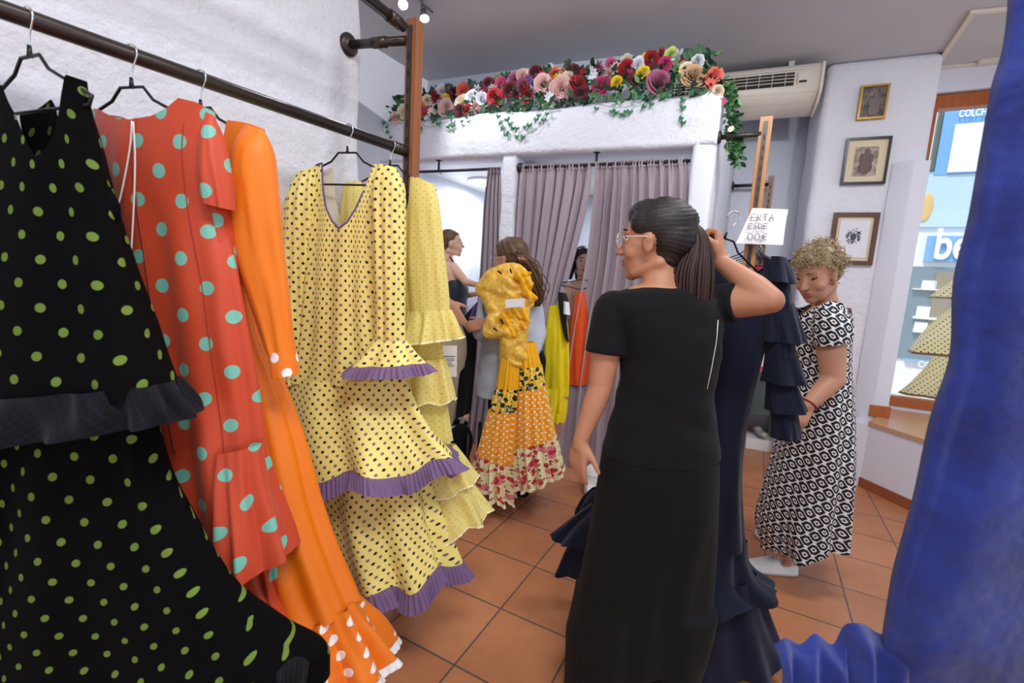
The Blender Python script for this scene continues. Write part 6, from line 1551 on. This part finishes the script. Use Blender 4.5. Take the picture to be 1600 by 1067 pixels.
# flowers read from the photograph: column, row, colour, kind, radius in px
FL = [(617, 183, 'blush', 'rose', 8), (655, 170, 'coral', 'rose', 11), (653, 152, 'lime', 'carnation', 7), (659, 164, 'yellow', 'rose', 7), (668, 157, 'cream', 'rose', 7), (679, 151, 'crimson', 'carnation', 8), (667, 172, 'magenta', 'blossom', 6), (675, 175, 'cream', 'blossom', 7), (690, 144, 'white', 'peony', 9), (698, 153, 'yellow', 'rose', 6),
      (700, 143, 'pink', 'carnation', 7), (696, 168, 'blush', 'peony', 11), (712, 148, 'dark red', 'carnation', 8), (726, 143, 'coral', 'rose', 11), (722, 158, 'cream', 'peony', 10), (730, 170, 'crimson', 'carnation', 8), (719, 172, 'dark red', 'rose', 8), (738, 152, 'white', 'peony', 9), (745, 143, 'white', 'carnation', 8), (750, 150, 'crimson', 'carnation', 8),
      (742, 168, 'blush', 'carnation', 8), (755, 154, 'white', 'peony', 10), (752, 136, 'violet', 'blossom', 7), (765, 132, 'dark red', 'rose', 10), (773, 151, 'crimson', 'rose', 12), (770, 139, 'white', 'blossom', 7), (787, 131, 'pink', 'rose', 11), (799, 142, 'dark red', 'peony', 11), (806, 126, 'mauve', 'rose', 11), (818, 134, 'mauve', 'rose', 10),
      (822, 147, 'crimson', 'carnation', 11), (820, 118, 'blush', 'peony', 11), (827, 124, 'violet', 'blossom', 6), (838, 112, 'dark red', 'rose', 9), (846, 117, 'crimson', 'blossom', 7), (850, 130, 'blush', 'rose', 13), (858, 152, 'white', 'blossom', 8), (868, 114, 'coral', 'rose', 10), (870, 124, 'yellow', 'carnation', 8), (877, 140, 'blush', 'peony', 16),
      (885, 120, 'cream', 'rose', 9), (882, 107, 'cream', 'carnation', 9), (897, 110, 'dark red', 'rose', 9), (905, 130, 'crimson', 'rose', 13), (908, 144, 'dark red', 'peony', 11), (900, 132, 'blush', 'carnation', 8), (912, 114, 'crimson', 'blossom', 7), (924, 115, 'white', 'blossom', 9), (934, 106, 'mauve', 'carnation', 8), (938, 133, 'magenta', 'rose', 13),
      (955, 100, 'pink', 'rose', 8), (964, 129, 'yellow', 'rose', 8), (983, 119, 'pink', 'carnation', 8), (979, 108, 'crimson', 'rose', 11), (978, 97, 'cream', 'peony', 9), (990, 125, 'dark red', 'rose', 8), (998, 100, 'white', 'peony', 9), (1004, 112, 'yellow', 'rose', 9), (1009, 89, 'yellow', 'rose', 6), (1016, 94, 'crimson', 'rose', 11),
      (1031, 127, 'mauve', 'rose', 17), (1033, 83, 'crimson', 'carnation', 7), (1039, 99, 'magenta', 'rose', 9), (1049, 86, 'lime', 'peony', 9), (1060, 91, 'white', 'carnation', 10), (1067, 100, 'crimson', 'blossom', 7), (1075, 106, 'cream', 'peony', 10), (1088, 97, 'white', 'rose', 10), (1084, 117, 'tan', 'peony', 15), (1068, 114, 'lime', 'blossom', 8),
      (1115, 116, 'coral', 'rose', 12), (1110, 132, 'coral', 'blossom', 9), (1121, 143, 'cream', 'rose', 8), (1129, 158, 'pink', 'blossom', 6), (1142, 201, 'cream', 'blossom', 5), (640, 165, 'pink', 'carnation', 8), (632, 175, 'cream', 'peony', 9), (860, 105, 'white', 'blossom', 6), (950, 116, 'blush', 'carnation', 8), (962, 104, 'blush', 'blossom', 8)]
def gdepth(x, y):
    """garland surface: front near the beam face low down, further back higher up"""
    P0 = onp(x, y, B1*(F0+.02), B1); z = P0.z
    B = F0+.0+max(0, (z-2.72))*.55
    return onp(x, y, B1*B, B1)
for x, y, c, k, r in FL:
    p = gdepth(x, y) if x < 1108 else onp(x, y, bt(-.03, 3.4)+T2*0, (T2*.6-B1*.8).normalized()) if False else gdepth(x, y)
    rr = r*p.y/721.6*1.14*(.95 if k in ('rose',) else 1.1)
    d = (CAM-p).normalized(); d = (d+V((FR.uniform(-.5, .5), 0, FR.uniform(-.2, .7)))).normalized()
    put(k, c, p-d*rr*.4, 0, 0, rr, d)
# leaves: one dense mass of foliage
MT['leafA'] = mat('green silk leaf', (52, 98, 60), .5); MT['leafB'] = mat('light green leaf', (104, 146, 84), .5); MT['leafC'] = mat('dark green leaf', (28, 62, 42), .5); MT['leafD'] = mat('ivy leaf', (40, 112, 66), .45)
def leaf(bm, p, d, n, L, w, mi):
    d = d.normalized(); s = d.cross(n).normalized(); n = s.cross(d).normalized()
    prof = ((0, .08), (.25, .8), (.5, 1), (.75, .7), (1, .03)); R = []
    for v, k in prof: R.append([bm.verts.new(p+d*(v*L)+s*(q*k*w/2)+n*(-.12*L*v*v+(.06*w*abs(q)))) for q in (-1, 0, 1)])
    for a, b in zip(R, R[1:]):
        for k in range(2): f = bm.faces.new((a[k], a[k+1], b[k+1], b[k])); f.material_index = mi
bm = bmesh.new()
for i in range(900):
    x = FR.uniform(606, 1118); f = (x-606)/512
    yb = 186-42*f if x < 1060 else 140; yb = 188-50*f; yt = 150-72*f
    y = FR.uniform(yt-3, yb+4); p = gdepth(x, y)+B1*FR.uniform(.0, .10)
    d = V((FR.uniform(-1, 1), FR.uniform(-1, .2), FR.uniform(-.5, 1))); L = FR.uniform(.03, .075)
    leaf(bm, p, d, (CAM-p).normalized()+V((FR.uniform(-.6, .6), 0, FR.uniform(-.6, .6))), L, L*FR.uniform(.4, .6), FR.choice((0, 0, 2, 2, 2, 1)))
for x, y, up_ in ((676, 140, 1), (700, 136, 1), (740, 132, 1), (793, 118, 1), (886, 100, 1), (858, 108, 1), (1090, 78, 1), (1083, 84, 1), (1074, 88, 1), (1096, 84, 1)):
    for k in range(4):
        p = gdepth(x, y+8); leaf(bm, p, V((FR.uniform(-.6, .6), -.2, 1)), (CAM-p).normalized(), .07, .035, 0 if x > 1000 else 2)
f_ = frombm('foliage', bm, ['leafA', 'leafB', 'leafC'], gl); f_['kind'] = 'stuff'
bm = bmesh.new()
vine = crv([(1112, 118), (1126, 132), (1138, 150), (1142, 180), (1146, 205), (1148, 225), (1150, 248)], 40)
for i, (x, y) in enumerate(vine):
    for k in range(9):
        w_ = 13 if y < 190 else 9
        p = onp(x+FR.uniform(-w_, w_)*.8, y+FR.uniform(-6, 6), bt(.03, 3.42), B1); d = V((FR.uniform(-1, 1), FR.uniform(-1, .2), FR.uniform(-1, .4))); L = FR.uniform(.03, .06)
        leaf(bm, p, d, (CAM-p).normalized()+V((FR.uniform(-.6, .6), 0, FR.uniform(-.6, .6))), L, L*.5, FR.choice((0, 0, 2, 1)))
f_ = frombm('trailing_spray', bm, ['leafA', 'leafB', 'leafC'], gl); f_['kind'] = 'stuff'; f_['label'] = 'trailing green spray hanging over the beam end'
# ivy tendrils with lobed leaves against the front of the beam
def ivyleaf(bm, p, up, n, S):
    s = up.cross(n).normalized(); pts = [(0, -.1), (.38, -.42), (.5, .0), (.32, .18), (.18, .22), (0, .75), (-.18, .22), (-.32, .18), (-.5, .0), (-.38, -.42)]
    c = bm.verts.new(p+n*.004); vs = [bm.verts.new(p+s*(x*S)+up*(-y*S)-n*(.06*S*abs(x))) for x, y in pts]
    for k in range(len(vs)): bm.faces.new((c, vs[k], vs[(k+1) % len(vs)]))
for path, leaves in (([(652, 186), (668, 198), (700, 190), (730, 178)], [(650, 207), (657, 202), (686, 193), (701, 198), (708, 197), (722, 190), (730, 183), (706, 184)]),
                     ([(775, 172), (782, 190), (795, 208), (812, 212), (835, 205), (846, 190), (854, 172)], [(779, 182), (782, 193), (785, 201), (793, 187), (797, 194), (801, 200), (808, 201), (820, 199), (827, 196), (838, 187), (842, 181), (850, 188), (855, 178), (792, 210), (808, 214), (817, 214), (850, 166)]),
                     ([(918, 158), (940, 164), (975, 168), (1010, 156), (1030, 146)], [(932, 170), (956, 174), (962, 176), (974, 178), (984, 175), (972, 159), (963, 158), (992, 153), (1002, 151), (1006, 167), (1018, 163), (1035, 150), (1044, 149), (924, 149), (943, 153)]),
                     ([(1070, 150), (1066, 165), (1066, 195)], [(1067, 156), (1067, 168), (1064, 185), (1067, 192), (1080, 145)]),
                     ([(603, 190), (598, 203), (608, 212), (612, 222)], [(600, 192), (605, 198), (606, 206), (611, 215), (610, 188)])):
    bm = bmesh.new()
    q = lambda x, y: onp(x, y, B1*(F0-.018), B1)
    addtube(bm, [q(x, y) for x, y in crv(path, 24)], .0016, 5)
    for x, y in leaves:
        u_ = (UP*FR.uniform(.5, 1)+B2*FR.uniform(-.6, .6)).normalized(); ivyleaf(bm, q(x, y)-B1*.006, u_, (-B1+B2*FR.uniform(-.4, .4)+UP*FR.uniform(-.2, .5)).normalized(), FR.uniform(.038, .052))
    frombm('ivy_tendril', bm, 'leafD', gl, False)
EXPO = 0.30
# ------------------------------------------------------------------ light
w = bpy.data.worlds.new('world'); SC.world = w; w.use_nodes = True
bg = w.node_tree.nodes['Background']; bg.inputs[0].default_value = (.80, .88, 1, 1); bg.inputs[1].default_value = 1.0
def area(name, loc, tgt, size, power, col=(1, 1, 1), sy=None):
    l = bpy.data.lights.new(name, 'AREA'); l.energy = power; l.size = size; l.color = col
    if sy: l.shape = 'RECTANGLE'; l.size_y = sy
    o = bpy.data.objects.new(name, l); COL.objects.link(o); o.location = loc
    o.rotation_euler = (tgt-loc).to_track_quat('-Z', 'Y').to_euler(); return o
def spot(name, loc, tgt, power, ang=70, col=(.93, .96, 1), r=.03):
    l = bpy.data.lights.new(name, 'SPOT'); l.energy = power; l.spot_size = radians(ang); l.spot_blend = .6; l.color = col; l.shadow_soft_size = r
    o = bpy.data.objects.new(name, l); COL.objects.link(o); o.location = loc
    o.rotation_euler = (tgt-loc).to_track_quat('-Z', 'Y').to_euler(); return o
sun = bpy.data.lights.new('sun', 'SUN'); sun.energy = 2.0; sun.angle = .1
so = bpy.data.objects.new('sun', sun); COL.objects.link(so); so.rotation_euler = (T1*.5+V((.3, 0, -1))).to_track_quat('-Z', 'Y').to_euler()
area('ceiling_fill', tt(.4, .2, CE-.06), tt(.4, .2, 0), 1.3, 44, (.93, .96, 1), .5)  # unseen area light, added as general fill from near the camera
area('ceiling_fill', tt(.6, 2.4, CE-.06), tt(.6, 2.4, 0), .9, 24, (.93, .96, 1), .3)  # second added fill, no lamp modelled at this spot of the ceiling
area('booth_light', bt(-2.2, 4.6, BZ-.05), bt(-2.2, 4.6, 0), .3, 17, (.88, .94, 1))
area('booth_light', bt(-.8, 4.5, BZ-.05), bt(-.8, 4.5, 0), .3, 12, (.88, .94, 1))
spot('spot_light', sA, bt(-1.5, 3.3, 2.45), 30, 95)
spot('spot_light', sB, tt(-1.4, .9, 1.6), 14, 80)
spot('spot_light', tt(-.1, 1.9, 3.15), bt(-.6, 3.35, 2.4), 36, 85)  # added spot without a fixture, brightens the booth beam
spot('spot_light', tt(.9, 2.3, 3.15), bt(.7, 4.4, 2.0), 26, 85)  # also added with no lamp body, lifts the rear right walls
spot('spot_light', tt(-.3, .9, 3.15), tt(-1.3, 1.0, 1.2), 14, 80)  # another added spot, unseen, for the left wall and its dresses
SC.view_settings.view_transform = 'Standard'; SC.view_settings.look = 'None'; SC.view_settings.gamma = 1; SC.view_settings.use_curve_mapping = False
SC.view_settings.exposure = EXPO
